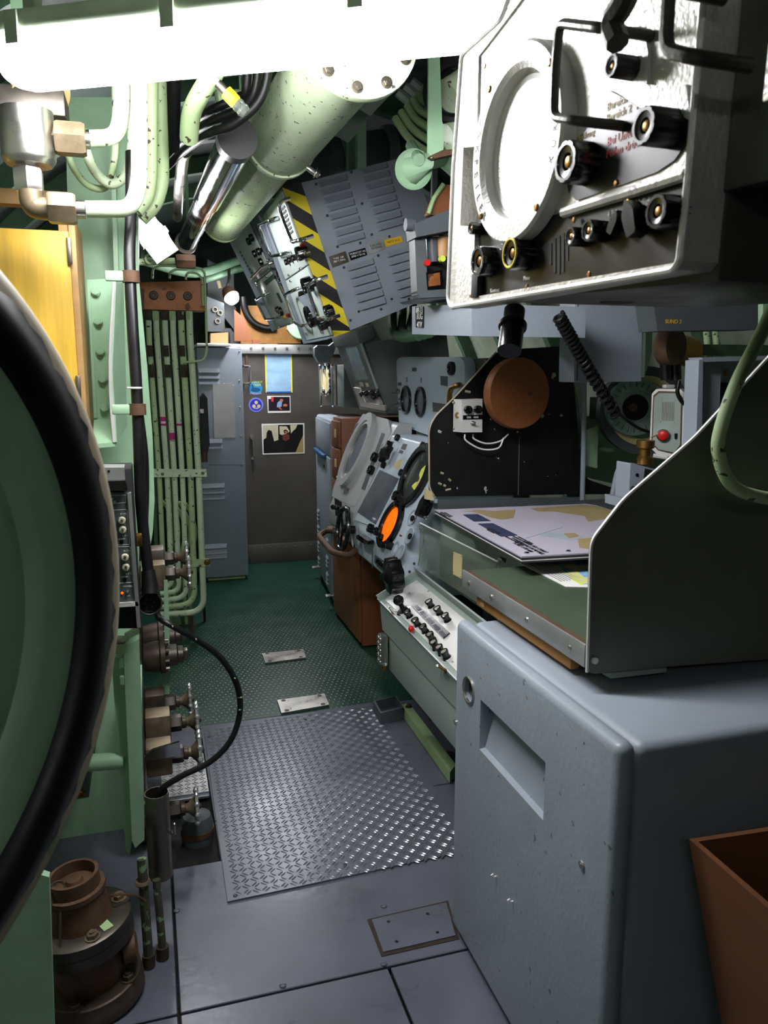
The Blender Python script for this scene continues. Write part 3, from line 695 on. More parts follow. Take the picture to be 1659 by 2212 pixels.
# cast front frame with the openings
face = B().trace(RP, C3([(65, 1490), (80, 1535), (1190, 1345), (1222, 1300), (1340, 0), (1345, -260), (460, -260), (330, 95), (135, 270), (90, 850)]), -.055, .0)
inner = B().trace(RP, C3([(190, 1480), (1190, 1310), (1215, 1270), (1258, 860), (1340, -50), (1340, -230), (600, -230), (330, 130), (215, 280)]), -.016, .02, at=0)
slot = B().trace(RP, C3([(140, 735), (208, 730), (198, 1130), (125, 1125)]), -.2, .03, at=0)
part('front_frame', cut(face, [inner, slot]), 'silver_paint', rd, 30)
rim_pts = [RP.hit(x, y, .0) for x, y in C3([(1338, 0), (1262, 880), (1218, 1300), (1190, 1345), (80, 1532), (66, 1490), (92, 850), (135, 272), (330, 95), (460, -260)])]
RPf = RP
part('frame_rim', B().tube(fil(rim_pts, .012), .0045, 8), 'silver_light', rd)
# silver upper field, black panels
RP = PL(RPf.o+RPf.n*.032, RPf.u, RPf.v)
part('upper_panel', B().trace(RP, C3([(215, 290), (330, 135), (600, -220), (1330, -220), (1262, 855), (1000, 960), (640, 1075), (560, 1010), (230, 1090)]), -.046, -.036), 'silver_paint', rd)
part('lower_panel', B().trace(RP, C3([(195, 1478), (1185, 1308), (1212, 1270), (1256, 880), (640, 1085), (520, 1000), (215, 1080)]), -.046, -.040), 'panel_black', rd)
part('inner_panel', B().trace(RP, C3([(868, 450), (960, 500), (1050, 560), (1140, 540), (1268, 600), (1262, 660), (1240, 730), (1190, 800), (1100, 860), (705, 1000), (665, 960), (650, 880), (700, 700), (760, 640), (850, 600)]), -.036, -.0335), 'panel_black', rd)
part('panel_ledge', B().tube([RP.hit(x, y, -.034) for x, y in C3([(640, 1060), (1000, 950), (1255, 868)])], .007, 8), 'silver_light', rd)
# scope bezel
cxy = C3([(432, 730)])[0]; cc = RP.M(*cxy, -.03)
Rr = RP.ln((1128, 62), (1128, 507))/2
part('bezel', B().lathe([(Rr, -.008), (Rr, .012), (Rr*.97, .016), (Rr*.80, .016), (Rr*.74, .010), (Rr*.73, -.002), (Rr*.70, -.006), (Rr*.70, -.012)], 56, cc, caps=False), 'silver_light', rd)
part('scale_ring', B().lathe([(Rr*.70, -.004), (Rr*.55, -.010), (Rr*.53, -.014)], 56, cc, caps=False), 'white', rd)
part('screen', B().lathe([(Rr*.54, -.014), (Rr*.3, -.011), (0, -.010)], 48, cc, caps=False), 'screen_white', rd)
part('cross_wire', B().box((-Rr*.5, -.0004, -.0095), (Rr*.5, .0004, -.009), M=cc), 'cream', rd); part('spot', B().cyl(.0025, .001, cc @ T(-Rr*.1, .004, -.0095), 10), 'red', rd)
for i, chx in enumerate('FUNKPEILER'):
    a = math.radians(143+i*9.2); text('engraving', chx, .017, cc @ Matrix.Rotation(a, 4, 'Z') @ T(Rr*.885, 0, .0162) @ Matrix.Rotation(PI/2+PI, 4, 'Z') @ Matrix.Rotation(PI, 4, 'Z'), 'ink_black', rd)
for i, chx in enumerate('KURS'):
    a = math.radians(-20+i*9.2); text('engraving', chx, .015, cc @ Matrix.Rotation(a, 4, 'Z') @ T(Rr*.885, 0, .0162) @ Matrix.Rotation(PI/2, 4, 'Z'), 'ink_black', rd)
for a in (40, 130, 222, 310): screw(rd, cc @ Matrix.Rotation(math.radians(a), 4, 'Z') @ T(Rr*.93, 0, .0155), .0055, 'brass')
def rk(x, y, r, h, base=-.040, kind='k', cap='brass', m='black_gloss', rot=0):
    px = C3([(x, y)])[0]; M_ = RP.M(*px, base+h) @ T(0, 0, -h) @ Matrix.Rotation(rot, 4, 'Z')
    return knob(rd, M_, r, h, m, cap=cap) if kind == 'k' else pointer(rd, M_, r, h, m)
def pxr(x, y0, y1): a, b_ = C3([(x, y0), (x, y1)]); return RP.ln(a, b_)/2
rk(645, 805, pxr(645, 700, 915), .034, -.034)
rk(875, 325, pxr(870, 280, 375)*1.25, .036, -.036, cap='brass', m='black'); rk(1035, 625, pxr(1035, 545, 720)*1.1, .04, -.034, m='black')
rk(520, 1000, .012, .022, cap='brass'); rk(175, 1137, .010, .022, cap='brass')
rk(208, 1300, pxr(208, 1225, 1385), .026); kq = rk(372, 1262, pxr(372, 1178, 1350), .028)
part('yellow_ring', B().torus(pxr(372, 1195, 1335)*1.02, .0018, RP.M(*C3([(372, 1262)])[0], -.012), 32, 6), 'yellow', rd)
rk(670, 1178, pxr(670, 1128, 1228), .022); rk(757, 1148, pxr(757, 1092, 1205), .026); rk(1098, 1052, pxr(1098, 965, 1142), .032)
rk(960, 1090, .020, .028, kind='p', rot=.4); rk(880, 1110, .013, .02, kind='p', rot=-.5)
for x, y in ((250, 330), (500, 1097), (695, 1095), (965, 1005), (905, 912), (803, 625), (1090, 472), (970, 175), (460, 1428), (770, 1368), (180, 1475)): screw(rd, RP.M(*C3([(x, y)])[0], -.034), .004, 'brass')
for i in range(5):
    x = 575+i*21; y0 = 1200-12*i if i not in (0,) else 1215; y1 = (1320, 1362, 1368, 1355, 1300)[i]
    part('vent_slot', B().trace(RP, C3([(x-5, y0), (x+5, y0-2), (x+3, y1), (x-6, y1+2)]), -.041, -.039), 'black_matte', rd)
# grab handles in blackened steel
def rh(pts, r, off=.03, m='scope_dark', nm='grab_handle'):
    w_ = [RP.hit(x, y, off) for x, y in C3(pts)]
    return part(nm, B().tube(fil([RP.hit(*C3([pts[0]])[0], off)-RP.n*(off+.036)]+w_+[w_[-1]-RP.n*(off+.036)], .014), r, 10), m, rd)
rh([(830, 140), (620, 115), (600, 330), (590, 585), (700, 600)], .006); rh([(1165, -60), (1150, 250), (1290, 285)], .007)
part('lever', B().tube(fil([RP.hit(x, y, .02) for x, y in C3([(1000, -160), (940, 20), (870, 110), (910, 215)])], .02), .013, 8), 'scope_dark', rd)
part('shield_plate', B().trace(RP, C3([(900, 215), (985, 130), (1040, 150), (1060, 260), (1055, 420), (870, 400), (840, 300)]), -.036, -.031), 'silver_light', rd)
part('shield_plate', B().trace(RP, C3([(860, 410), (1050, 430), (1250, 420), (1270, 600), (1150, 540), (1050, 555), (950, 490)]), -.036, -.031), 'silver_light', rd)
# lettering on the dark panels
def rtext(s_, x, y, size, m, off, al='LEFT'): text('lettering', s_, size, RP.M(*C3([(x, y)])[0], off), m, rd, al)
rtext('Bereich 1  1500\nBereich 2  1600', 855, 565, .013, 'ink_gold', -.0331); rtext('Mischung', 705, 695, .011, 'ink_gold', -.0331); rtext('Bei Unterwasser\nPeilen drücken', 855, 740, .014, 'ink_red', -.0331)
rtext('Beleuchtung', 550, 1070, .010, 'ink_white', -.0396); rtext('Helligkeit', 1000, 1015, .010, 'ink_white', -.0396); rtext('Phase', 440, 1388, .009, 'ink_white', -.0396); rtext('Kontrast', 275, 1450, .009, 'ink_white', -.0396)
rtext('4 3 2', 860, 1070, .010, 'ink_white', -.0396); rtext('1', 300, 440, .02, 'ink_black', -.0359)
for a in range(5): part('scale_tick', B().box((.030, -.0006, 0), (.036, .0006, .0005), M=RP.M(*C3([(372, 1262)])[0], -.0398) @ Matrix.Rotation(math.radians(100+a*16), 4, 'Z')), 'ink_white', rd)
part('terminal', B().box((-.012, -.02, 0), (.012, .02, .012), .002, M=RP.M(*C3([(225, 1425)])[0], -.04)), 'black_matte', rd)
# near side of the case : guide rail and hanger
part('side_flange', B().box((near_u-.005, .10, -.075), (near_u+.08, top_v, -.045), .003, M=RPf.mat()), 'scope_dark', rd)
part('side_rail', B().box((near_u+.072, .165, -.055), (near_u+.112, top_v, -.012), .003, M=RPf.mat()), 'silver_paint', rd)
part('side_rib', B().box((near_u-.001, .01, -.30), (near_u+.01, top_v, -.285), .002, M=RPf.mat()), 'scope_dark', rd)
for u_, c_ in ((.2, -.22), (near_u-.08, -.25), (near_u-.06, -.38)): part('drain_hole', B().cyl(.028, .002, aim(RPf.w(u_, .0065, c_), (0, 0, -1)), 20), 'black_matte', rd)
for u_ in (.08, near_u-.08): part('hanger', B().box((u_-.02, top_v-.002, -.40), (u_+.02, top_v+.30, -.35), M=RPf.mat()), 'green', rd)

# ---- wooden bin
bn = thing('wooden_bin', 'open reddish wooden bin with tapered sides beside the tall cabinet', 'bin', (1.12, .82, 0))
zt_ = .75; r0 = P(1488, 1812, Z=zt_); d1 = (P(1659, 1962, Z=zt_)-r0).normalized(); d2 = (P(1659, 1786, Z=zt_)-r0).normalized()
tops = [r0, r0+d1*.36, r0+d1*.36+d2*.36, r0+d2*.36]
cen = sum(tops, Vector())/4; bots = [Vector((cen.x+(p.x-cen.x)*.34, cen.y+(p.y-cen.y)*.34, .005)) for p in tops]
for i in range(4):
    j = (i+1) % 4; a, b_, c_, d_ = tops[i], tops[j], bots[j], bots[i]; inn = [(p+(Vector((cen.x, cen.y, p.z))-p)*.06) for p in (a, b_, c_, d_)]
    part('side_board', B().hull8([a, b_, c_, d_], inn), 'wood_crate', bn)
part('base_board', B().hull8([Vector((p.x, p.y, .018)) for p in bots], bots), 'wood_crate', bn)
# ================================================================== CONSOLES AND FAR END
KP = PL((.982, 3.78, .79), (0, -1, 0), (.208, 0, .458))
C6 = px_crop(690, 880, .1808)
def console_body(name, th, y0, y1, prof, m, bev=.012):
    b = B(); M_ = Matrix(((1, 0, 0, 0), (0, 0, -1, y1), (0, 1, 0, 0), (0, 0, 0, 1)))
    b.prism(rpoly(prof, bev, 3), 0, y1-y0, M_); return part(name, b, m, th, 30)
def kpx(pl, x, y, h=0): return pl.M(*C6([(x, y)])[0], h) @ T(0, 0, -h)
# ---- plot console with the orange scope
cb2 = thing('console', 'light blue sloping console with round orange scope and square screen', 'console', (1.3, 3.4, .62))
console_body('body', cb2, 3.06, 3.795, [(.982, .79), (1.19, 1.248), (1.55, 1.248), (1.55, .60), (1.06, .60), (.99, .655)], 'console_blue')
part('near_wing', B().prism(rpoly([(1.095, 1.035), (1.19, 1.248), (1.45, 1.248), (1.45, 1.035)], .01, 3), 0, .128, Matrix(((1, 0, 0, 0), (0, 0, -1, 3.059), (0, 1, 0, 0), (0, 0, 0, 1)))), 'console_blue', cb2)
part('stand', B().box((1.16, 3.12, .003), (1.5, 3.75, .60)), 'grey_dark', cb2)
part('end_cover', B().cyl(.055, .006, plY(3.06).M(*C6([(1128, 1930)])[0]), 28), 'console_blue', cb2)
for x, y in ((1130, 1865), (1075, 1962)): screw(cb2, plY(3.054).M(*C6([(x, y)])[0]), .006, 'rust')
part('screen_frame', B().trace(KP, C6([(705, 715), (985, 800), (985, 830), (680, 1440), (400, 1330), (440, 1230)]), 0, .006, ulim=(-.008, 9)), 'console_blue', cb2)
part('screen', B().trace(KP, C6([(720, 745), (950, 850), (668, 1398), (452, 1250)]), .004, .008), 'glass_grey', cb2)
def scope(th, x, y, R0, gm, ringm='black_gloss', h=.02):
    m_ = kpx(KP, x, y); part('scope_ring', B().ring(R0, R0*.74, 0, h, m_, 44, .004), ringm, th); part('scope_glass', B().lathe([(R0*.75, .006), (R0*.4, .010), (0, .011)], 40, m_, caps=False), gm, th)
    for a in (45, 135, 225, 315): screw(th, m_ @ Matrix.Rotation(math.radians(a), 4, 'Z') @ T(R0*.87, 0, h), .004, 'black')
mat('scope_map', '#3b3f3a', .12, var=.3, scale=8, coat=.4)
scope(cb2, 1165, 815, .150, 'scope_map'); scope(cb2, 865, 1405, .115, 'orange_glass')
mat('lime', '#c9d24a', .5, var=.2, scale=20); mat('sand', '#c9a87a', .5, var=.2)
part('chart_patch', B().trace(KP, C6([(1215, 740), (1290, 670), (1300, 760), (1230, 830), (1200, 890), (1190, 800)]), .011, .0125, .01), 'lime', cb2)
part('chart_patch', B().trace(KP, C6([(1190, 880), (1220, 860), (1180, 950), (1130, 990), (1100, 940), (1140, 900)]), .011, .0125, .008), 'lime', cb2); part('chart_patch', B().trace(KP, C6([(1195, 850), (1225, 840), (1165, 950), (1140, 960)]), .012, .0133), 'sand', cb2)
# knobs, dimples, plates
for x, y in ((925, 360), (1230, 455), (760, 685), (975, 780)): knob(cb2, kpx(KP, x, y, .01), .017, .018, m='black')
for x, y, r in ((905, 1055, .024), (600, 1440, .022), (680, 1480, .02), (820, 1645, .018), (720, 1545, .018), (920, 1150, .016)): knob(cb2, kpx(KP, x, y, .02), r, .028)
pointer(cb2, kpx(KP, 1225, 1180, .03), .045, .04)
for x, y in ((1105, 1320), (1075, 1535)):
    part('dimple', B().lathe([(.038, .001), (.034, .003), (.022, -.001), (0, -.002)], 28, kpx(KP, x, y), caps=False), 'grey_blue', cb2); knob(cb2, kpx(KP, x+12, y+8, .004), .013, .012, m='black')
for x, y in ((910, 1690), (970, 1730)): part('dimple', B().lathe([(.036, .001), (.033, .003), (.020, .0), (0, -.001)], 28, kpx(KP, x, y), caps=False), 'grey_blue', cb2)
for l, m in (([(1000, 430), (1048, 440), (1020, 510), (970, 495)], 'grey_dark'), ([(960, 505), (1000, 520), (985, 555), (945, 540)], 'grey_dark'), ([(915, 650), (1000, 612), (945, 745), (888, 715)], 'label_cream'), ([(860, 402), (890, 410), (880, 432), (852, 425)], 'grey_dark'), ([(960, 1515), (985, 1530), (975, 1545), (953, 1535)], 'red_dark')):
    part('label_plate', B().trace(KP, C6(l), 0, .002), m, cb2)
AP = PL((.985, 3.78, .66), (0, -1, 0), (-.008, 0, .13))
part('drawer_handle', B().trace(AP, C6([(440, 1530), (465, 1520), (580, 1600), (575, 1640), (545, 1640), (440, 1570)]), .0, .03), 'black_gloss', cb2)
part('apron_line', B().trace(AP, C6([(625, 1690), (632, 1690), (632, 1920), (625, 1915)]), 0, .001), 'grey_dark', cb2)
part('lens', B().lathe([(.022, .002), (.016, .004), (0, .002)], 20, kpx(AP, 400, 1620), caps=False), 'white', cb2)
part('selector_window', B().trace(AP, C6([(660, 1760), (790, 1850), (800, 1990), (735, 1940), (655, 1860)]), .001, .003, .01), 'grey_dark', cb2)
for i, (x, y) in enumerate(((695, 1835), (715, 1850), (735, 1866), (755, 1882), (775, 1898))): part('thumbwheel', B().cyl(.014, .014, kpx(AP, x, y, .004) @ Matrix.Rotation(PI/2, 4, 'Y'), 14), 'black_gloss', cb2)
def hw(b, Rr, n, M_, d=.1, t=.02):
    """fluted hand wheel"""
    b.lathe([(Rr, -t/2), (Rr*1.04, 0), (Rr, t/2), (Rr*.5, t/2+.004), (Rr*.2, t*.9), (0, t*.9)], n*6, M_, wob=lambda i, r, z: (1-d*(.5+.5*math.cos(2*PI*i/6))) if r > Rr*.8 else 1)
b = B(); hw(b, .075, 8, AP.M(*C6([(885, 2010)])[0], .06), .12, .05); part('hand_wheel', b, 'black_gloss', cb2)
part('wheel_shaft', B().cyl(.016, .06, kpx(AP, 885, 2010, .0), 14), 'black', cb2)
# ---- plot console with oval window
ca = thing('console', 'grey sloping console with oval glass window and black steering wheel', 'console', (1.3, 4.05, .62))
console_body('body', ca, 3.81, 4.36, [(.982, .79), (1.165, 1.20), (1.225, 1.30), (1.30, 1.30), (1.30, .62), (1.06, .62), (.985, .70)], 'console_grey', .02)
part('face_plate', B().trace(KP, C6([(145, 1060), (165, 960), (440, 200), (520, 75), (820, 140), (850, 290), (430, 1180), (390, 1180)]), -.04, .002, .02, ulim=(-9, -.034)), 'console_grey', ca)
oc = C6([(470, 520)])[0]; om = KP.M(*oc, 0)
def oval(ro, ri, z0, z1, kx, ky, m, nm): part(nm, B().ring(ro, ri, z0, z1, om @ Matrix.Diagonal((kx, ky, 1, 1)), 48, .006), m, ca)
oval(1, .78, 0, .03, .175, .225, 'console_grey', 'window_rim'); 
part('window_glass', B().lathe([(.79, .010), (0, .012)], 44, om @ Matrix.Diagonal((.175, .225, 1, 1)), caps=False), 'glass_grey', ca)
part('window_inner', B().ring(.80, .70, .008, .024, om @ Matrix.Diagonal((.175, .225, 1, 1)), 44), 'silver_paint', ca)
part('slider_track', B().trace(KP, C6([(745, 300), (780, 315), (540, 985), (500, 970)]), .0, .004), 'grey_dark', ca)
for x, y, r in ((650, 590, .026), (605, 745, .024)): knob(ca, kpx(KP, x, y, .02), r, .03)
b = B(); hw(b, .055, 6, KP.M(*C6([(790, 530)])[0], .05), .3, .03); part('star_wheel', b, 'black', ca)
for x, y in ((455, 235), (345, 470), (262, 750)): part('clip', B().box((-.014, -.022, 0), (.014, .022, .014), .004, M=kpx(KP, x, y)), 'grey_dark', ca)
part('label_plate', B().trace(KP, C6([(310, 950), (360, 970), (335, 1055), (285, 1030)]), 0, .002), 'red_dark', ca); part('label_plate', B().trace(KP, C6([(205, 815), (250, 835), (240, 850), (200, 835)]), 0, .002), 'white', ca)
AP2 = plX(.978)
part('lever_slot', B().trace(AP2, C6([(180, 1080), (262, 1130), (265, 1330), (190, 1290)]), 0, .003), 'black_matte', ca); part('lever_slot', B().trace(AP2, C6([(305, 1165), (358, 1195), (365, 1390), (310, 1360)]), 0, .003), 'black_matte', ca)
part('lever', B().tube(fil([AP2.hit(*C6([(230, 1230)])[0], 0), AP2.hit(*C6([(215, 1200)])[0], .05), AP2.hit(*C6([(160, 1190)])[0], .06)], .02), .014, 8, ), 'black_gloss', ca)
wc = AP2.M(*C6([(280, 1450)])[0], .06) @ Matrix.Rotation(math.radians(-8), 4, 'X')
part('steering_wheel', B().torus(.105, .012, wc @ Matrix.Diagonal((1, 1, 1, 1)), 36, 8), 'black_gloss', ca)
for a in (0, 120, 240): part('wheel_spoke', B().box((0, -.007, -.005), (.1, .007, .005), M=wc @ Matrix.Rotation(math.radians(a+20), 4, 'Z')), 'black_gloss', ca)
part('wheel_hub', B().cyl(.022, .06, wc @ T(0, 0, -.06), 16), 'black', ca)
gp = thing('grab_rail', 'brown bent grab rail sticking out below the oval window console', 'handrail', (.95, 4.1, .6))
g1 = [P(765, 1187, X=1.0), P(757, 1200, X=.93), P(720, 1195, X=.86), P(688, 1158, X=.86), P(705, 1146, X=.93), P(730, 1147, X=.985)]
g1[0] = P(770, 1187, X=.955); g1[-1] = P(728, 1147, X=.945)
part('rail', B().tube(fil(g1, .05), .016, 10), 'rust', gp); part('socket', B().cyl(.022, .03, aim(g1[-1]+Vector((-.02, 0, 0)), (1, 0, 0)), 14), 'steel', gp)
# ---- wooden cabinets
wc1 = thing('cabinet', 'brown wooden cabinet standing between console and blue-grey locker', 'cabinet', (1.35, 4.5, 0))
part('carcass', B().box((1.12, 4.60, .60), (1.6, 4.82, 1.29), .003), 'wood_brown', wc1)
part('carcass', B().box((1.12, 4.13, .01), (1.6, 4.82, .60), .003), 'wood_brown', wc1)
for z0, z1 in ((.64, .90), (.91, 1.10), (1.11, 1.27)): 
    d_ = part('drawer', B().box((1.105, 4.61, z0), (1.12, 4.81, z1), .003), 'wood_brown', wc1); part('label_plate', B().box((1.102, 4.68, (z0+z1)/2-.02), (1.105, 4.72, (z0+z1)/2+.03)), 'label_cream', d_)
part('door', B().box((1.105, 4.15, .03), (1.12, 4.80, .56), .003), 'wood_brown', wc1); part('ledge', B().box((1.07, 4.13, .565), (1.12, 4.82, .59), .003), 'wood_brown', wc1)
part('label_plate', B().box((1.101, 4.60, .44), (1.105, 4.63, .5)), 'label_cream', wc1)
# ---- blue grey locker beside the bulkhead
lk = thing('locker', 'narrow blue-grey locker with vent slots next to the brown wooden cabinet', 'locker', (1.3, 5.3, 0))
la, lb = Vector((1.125, 4.88, 0)), Vector((1.205, 5.75, 0)); LP = PL(lb, (la-lb), (0, 0, 1)); LW = (la-lb).length
part('body', B().box((0, .05, -.32), (LW, 1.262, 0), .022, M=LP.mat(), seg=3), 'grey_blue', lk)
lud = part('upper_door', B().box((.03, 1.03, -.002), (LW-.06, 1.24, .008), .006, M=LP.mat()), 'grey_blue', lk); lld = part('lower_door', B().box((.03, .08, -.002), (LW-.06, 1.01, .008), .006, M=LP.mat()), 'grey_blue', lk)
part('grip', B().box((.08, .99, .004), (LW-.25, 1.02, .035), .008, M=LP.mat()), 'sub_blue', lld)
for u_ in (.16, LW-.22):
    for z in (.14, .26, .38, .50)[:4 if u_ < .3 else 3]:
        for k in range(3): put('vent_slot', shared(('lv', 1), lambda b: b.hull8([Vector((-.05, -.006, 0)), Vector((.05, -.006, 0)), Vector((.05, .010, 0)), Vector((-.05, .010, 0))], [Vector((-.045, -.006, .012)), Vector((.045, -.006, .012)), Vector((.05, .010, .001)), Vector((-.05, .010, .001))]), 'grey_blue'), lld, LP.mat(LP.w(u_, z+k*.028, .008)))
for u_ in (.02, LW-.05): part('foot', B().cyl(.015, .05, T(LP.w(u_, 0, -.03)), 10), 'black', lk); part('foot_bolt', B().hexa(.014, .05, LP.mat(LP.w(u_, .09, .0))), 'steel', lk)
put('lock', shared(('lkk', 1), lambda b: b.cyl(.012, .006, seg=14), 'black'), lld, LP.mat(LP.w(LW-.35, .93, .008)))
# ---- grey equipment locker in front of the bulkhead door
el = thing('locker', 'tall grey metal locker with louvres and riveted patch behind the pipes', 'locker', (.53, 6.05, 0))
ly = plY(5.85)
part('body', B().box((.36, 5.852, .035), (.682, 6.25, 1.745), .008), 'grey_blue', el); part('base', B().box((.38, 5.9, .002), (.66, 6.2, .035)), 'lime_dim', el)
part('top_ledge', B().box((.36, 5.80, 1.752), (.60, 6.25, 1.772), .004), 'white', el)  # ledge coloured white to stand in for the lamp highlight along the top
part('access_patch', B().trace(ly, [(459, 828), (505, 828), (509, 945), (463, 946)], .0, .003), 'aluminium', el)
for i in range(6):
    screw(el, ly.M(460.5+i*.6, 833+i*21, .003), .004); screw(el, ly.M(503.5+i*.8, 833+i*21, .003), .004)
for i in range(1, 4): screw(el, ly.M(461+i*11, 829, .003), .004); screw(el, ly.M(465+i*11, 943, .003), .004)
def louv(th, pl, x0, x1, y, hpx=9):
    a, b_ = pl.hit(x0, y), pl.hit(x1, y); w_ = (b_-a).length; s_ = hpx*a.y/FPX
    f = lambda q: q.hull8([Vector((0, -s_/2, 0)), Vector((w_, -s_/2, 0)), Vector((w_, s_/2, 0)), Vector((0, s_/2, 0))], [Vector((.004, -s_/2, .016)), Vector((w_-.008, -s_/2, .016)), Vector((w_-.003, s_/2, .002)), Vector((0, s_/2, .002))])
    b = B(); f(b); b._do(b.bm.verts[:], pl.mat(a)); part('louvre', b, 'grey_blue', th)
for y in (800, 813, 825): louv(el, ly, 428, 475, y)
for y in (953, 965): louv(el, ly, 432, 481, y)
for y in (1050, 1062, 1075): louv(el, ly, 436, 486, y)
for y in (1181, 1193, 1203): louv(el, ly, 438, 491, y)
for px in ((517, 759), (517, 822), (519, 880), (521, 942), (524, 1003), (526, 1067), (529, 1122), (531, 1180), (533, 1238)): screw(el, ly.M(*px), .006)
part('seam', B().trace(ly, [(450, 1003.5), (527, 1004), (527, 1005), (450, 1004.5)], 0, .001), 'grey_dark', el)

# ---- upper meter panel with two round gauges
mp_ = thing('meter_panel', 'light blue upright panel with two dark round gauges above the console', 'control panel', (1.35, 3.2, 1.26)); mx = plX(1.315)
part('face', B().trace(mx, [(856, 778), (866, 771), (994, 771), (1004, 783), (1004, 952), (935, 944), (862, 917)], -.05, .0, .03), 'console_blue', mp_)
part('case', B().box((1.37, 3.06, 1.28), (1.6, 4.05, 1.62), .01), 'hood_grey', mp_)
for px, hh in (((879, 864), 31), ((910, 868), 33)):
    m_ = mx.M(*px); R0 = mx.ln((px[0], px[1]-hh), (px[0], px[1]+hh))/2
    part('gauge_ring', B().ring(R0, R0*.8, 0, .014, m_, 36, .003), 'black_gloss', mp_); part('gauge_glass', B().lathe([(R0*.82, .004), (0, .007)], 32, m_, caps=False), 'glass_grey', mp_)
    part('index_mark', B().box((-.004, R0+.02, 0), (.004, R0+.045, .003), M=m_), 'grey_dark', mp_)
for l in ([(890, 794), (899, 794), (899, 802), (890, 802)], [(951, 812), (966, 813), (966, 834), (952, 832)], [(859.5, 826), (866, 826), (866, 833), (859.5, 833)], [(861, 860), (865, 860), (865, 864), (861, 864)], [(861, 882), (865, 882), (865, 886), (861, 886)], [(934, 869), (985, 876), (985, 893), (935, 889)]): part('label_plate', B().trace(mx, l, 0, .003), 'grey_dark', mp_)
for px in ((863, 844), (863, 873)): toggle(mp_, mx.M(*px) @ Matrix.Rotation(.4, 4, 'X'), .016)
knob(mp_, mx.M(979, 796), .03, .02, m='black')
part('bent_pipe', B().tube(fil([mx.hit(993, 831, .0), mx.hit(990, 832, .05), mx.hit(972, 838, .05), mx.hit(970, 880, .05)], .04), .012, 8), 'brass', mp_)
# ---- overhanging monitor hood
hb, htp = P(777, 884, Y=4.76), P(727, 747, Y=4.76)
HP = PL(hb, (0, -1, 0), htp-hb); HH = (htp-hb).length; C5 = px_crop(680, 720, .1206)
hd = thing('monitor_hood', 'dark grey overhanging monitor hood with pale green window above the console', 'monitor', (1.4, 4.5, 1.32))
hl_ = .57
part('case', B().hull8([HP.w(0, 0), HP.w(hl_, 0), HP.w(hl_, HH), HP.w(0, HH)], [HP.w(0, 0)+Vector((.42, 0, 0)), HP.w(hl_, 0)+Vector((.42, 0, 0)), HP.w(hl_, HH)+Vector((.5, 0, .05)), HP.w(0, HH)+Vector((.5, 0, .05))]), 'hood_grey', hd)
part('top_lip', B().box((-.01, HH-.01, -.1), (hl_+.01, HH+.07, .012), .01, M=HP.mat()), 'hood_grey', hd)
part('window', B().trace(HP, C5([(548, 262), (750, 240), (955, 828), (735, 840)]), 0, .004), 'glass_green', hd)
part('recess_frame', B().trace(HP, C5([(690, 975), (800, 990), (900, 1240), (1255, 1300), (1260, 1390), (820, 1305)]), 0, .012), 'silver_paint', hd)
part('recess', B().trace(HP, C5([(780, 965), (1125, 995), (1240, 1300), (900, 1245)]), .001, .006), 'black_gloss', hd)
for x, y in ((810, 1100), (880, 1090), (980, 1080), (1100, 1100), (1020, 1150)): knob(hd, HP.M(*C5([(x, y)])[0], .02) @ T(0, 0, -.018), .016, .018, m='black')
for l in ([(790, 880), (845, 880), (870, 955), (825, 950)], [(900, 890), (945, 895), (970, 955), (930, 965)]): part('label_plate', B().trace(HP, C5(l), 0, .003), 'knob_white', hd)
part('right_edge', B().tube([HP.w(hl_, .02, .0), HP.w(hl_, HH, 0)], .008, 6), 'grey_green', hd)
# ---- chrome framed instrument by the bulkhead
ci = thing('instrument', 'chrome framed instrument with oval cream dial beside the bulkhead', 'instrument', (1.35, 5.55, 1.3)); cx_ = plX(1.28)
part('case', B().box((1.285, 5.2, 1.33), (1.6, 5.9, 1.62), .01), 'hood_grey', ci)
part('plate', B().trace(cx_, C5([(110, 560), (370, 560), (380, 1290), (120, 1290)]), -.004, .004), 'steel_dull', ci)
oc2 = cx_.M(*C5([(232, 830)])[0], .004)
part('dial', B().lathe([(1, 0), (.95, .012), (0, .012)], 30, oc2 @ Matrix.Diagonal((.13, .105, 1, 1)), caps=False), 'label_cream', ci); part('dial_rim', B().ring(1.14, .94, 0, .018, oc2 @ Matrix.Diagonal((.13, .105, 1, 1)), 30), 'chrome', ci)
for x, y in ((265, 740), (275, 865), (280, 950), (165, 1050), (260, 1060), (180, 600), (240, 600)): knob(ci, cx_.M(*C5([(x, y)])[0], .02) @ T(0, 0, -.016), .02, .022)
for x in (90, 300):
    part('guard_bar', B().tube(fil([cx_.hit(*C5([(x, 560)])[0], 0), cx_.hit(*C5([(x, 565)])[0], .06), cx_.hit(*C5([(x+20, 1300)])[0], .06), cx_.hit(*C5([(x+40, 1310)])[0], 0)], .02), .008, 8), 'chrome', ci)
lsp = thing('bracket_housing', 'pale blue angular bracketed housing above the chrome instrument', 'housing', (1.3, 5.4, 1.66))
part('shell', B().trace(plY(5.12), C5([(0, 260), (50, 215), (260, 225), (380, 130), (400, 150), (330, 400), (270, 440), (300, 520), (70, 520), (0, 400)]), -.06, 0), 'grey_blue', lsp)
part('arm', B().box((1.35, 5.125, 1.70), (1.37, 5.16, HZ+math.sqrt(HR**2-(1.37-HC)**2)-.006)), 'grey_blue', lsp)
part('flap', B().trace(plY(5.12), C5([(150, 320), (225, 265), (335, 395), (265, 450)]), 0, .02), 'rack_grey', lsp)

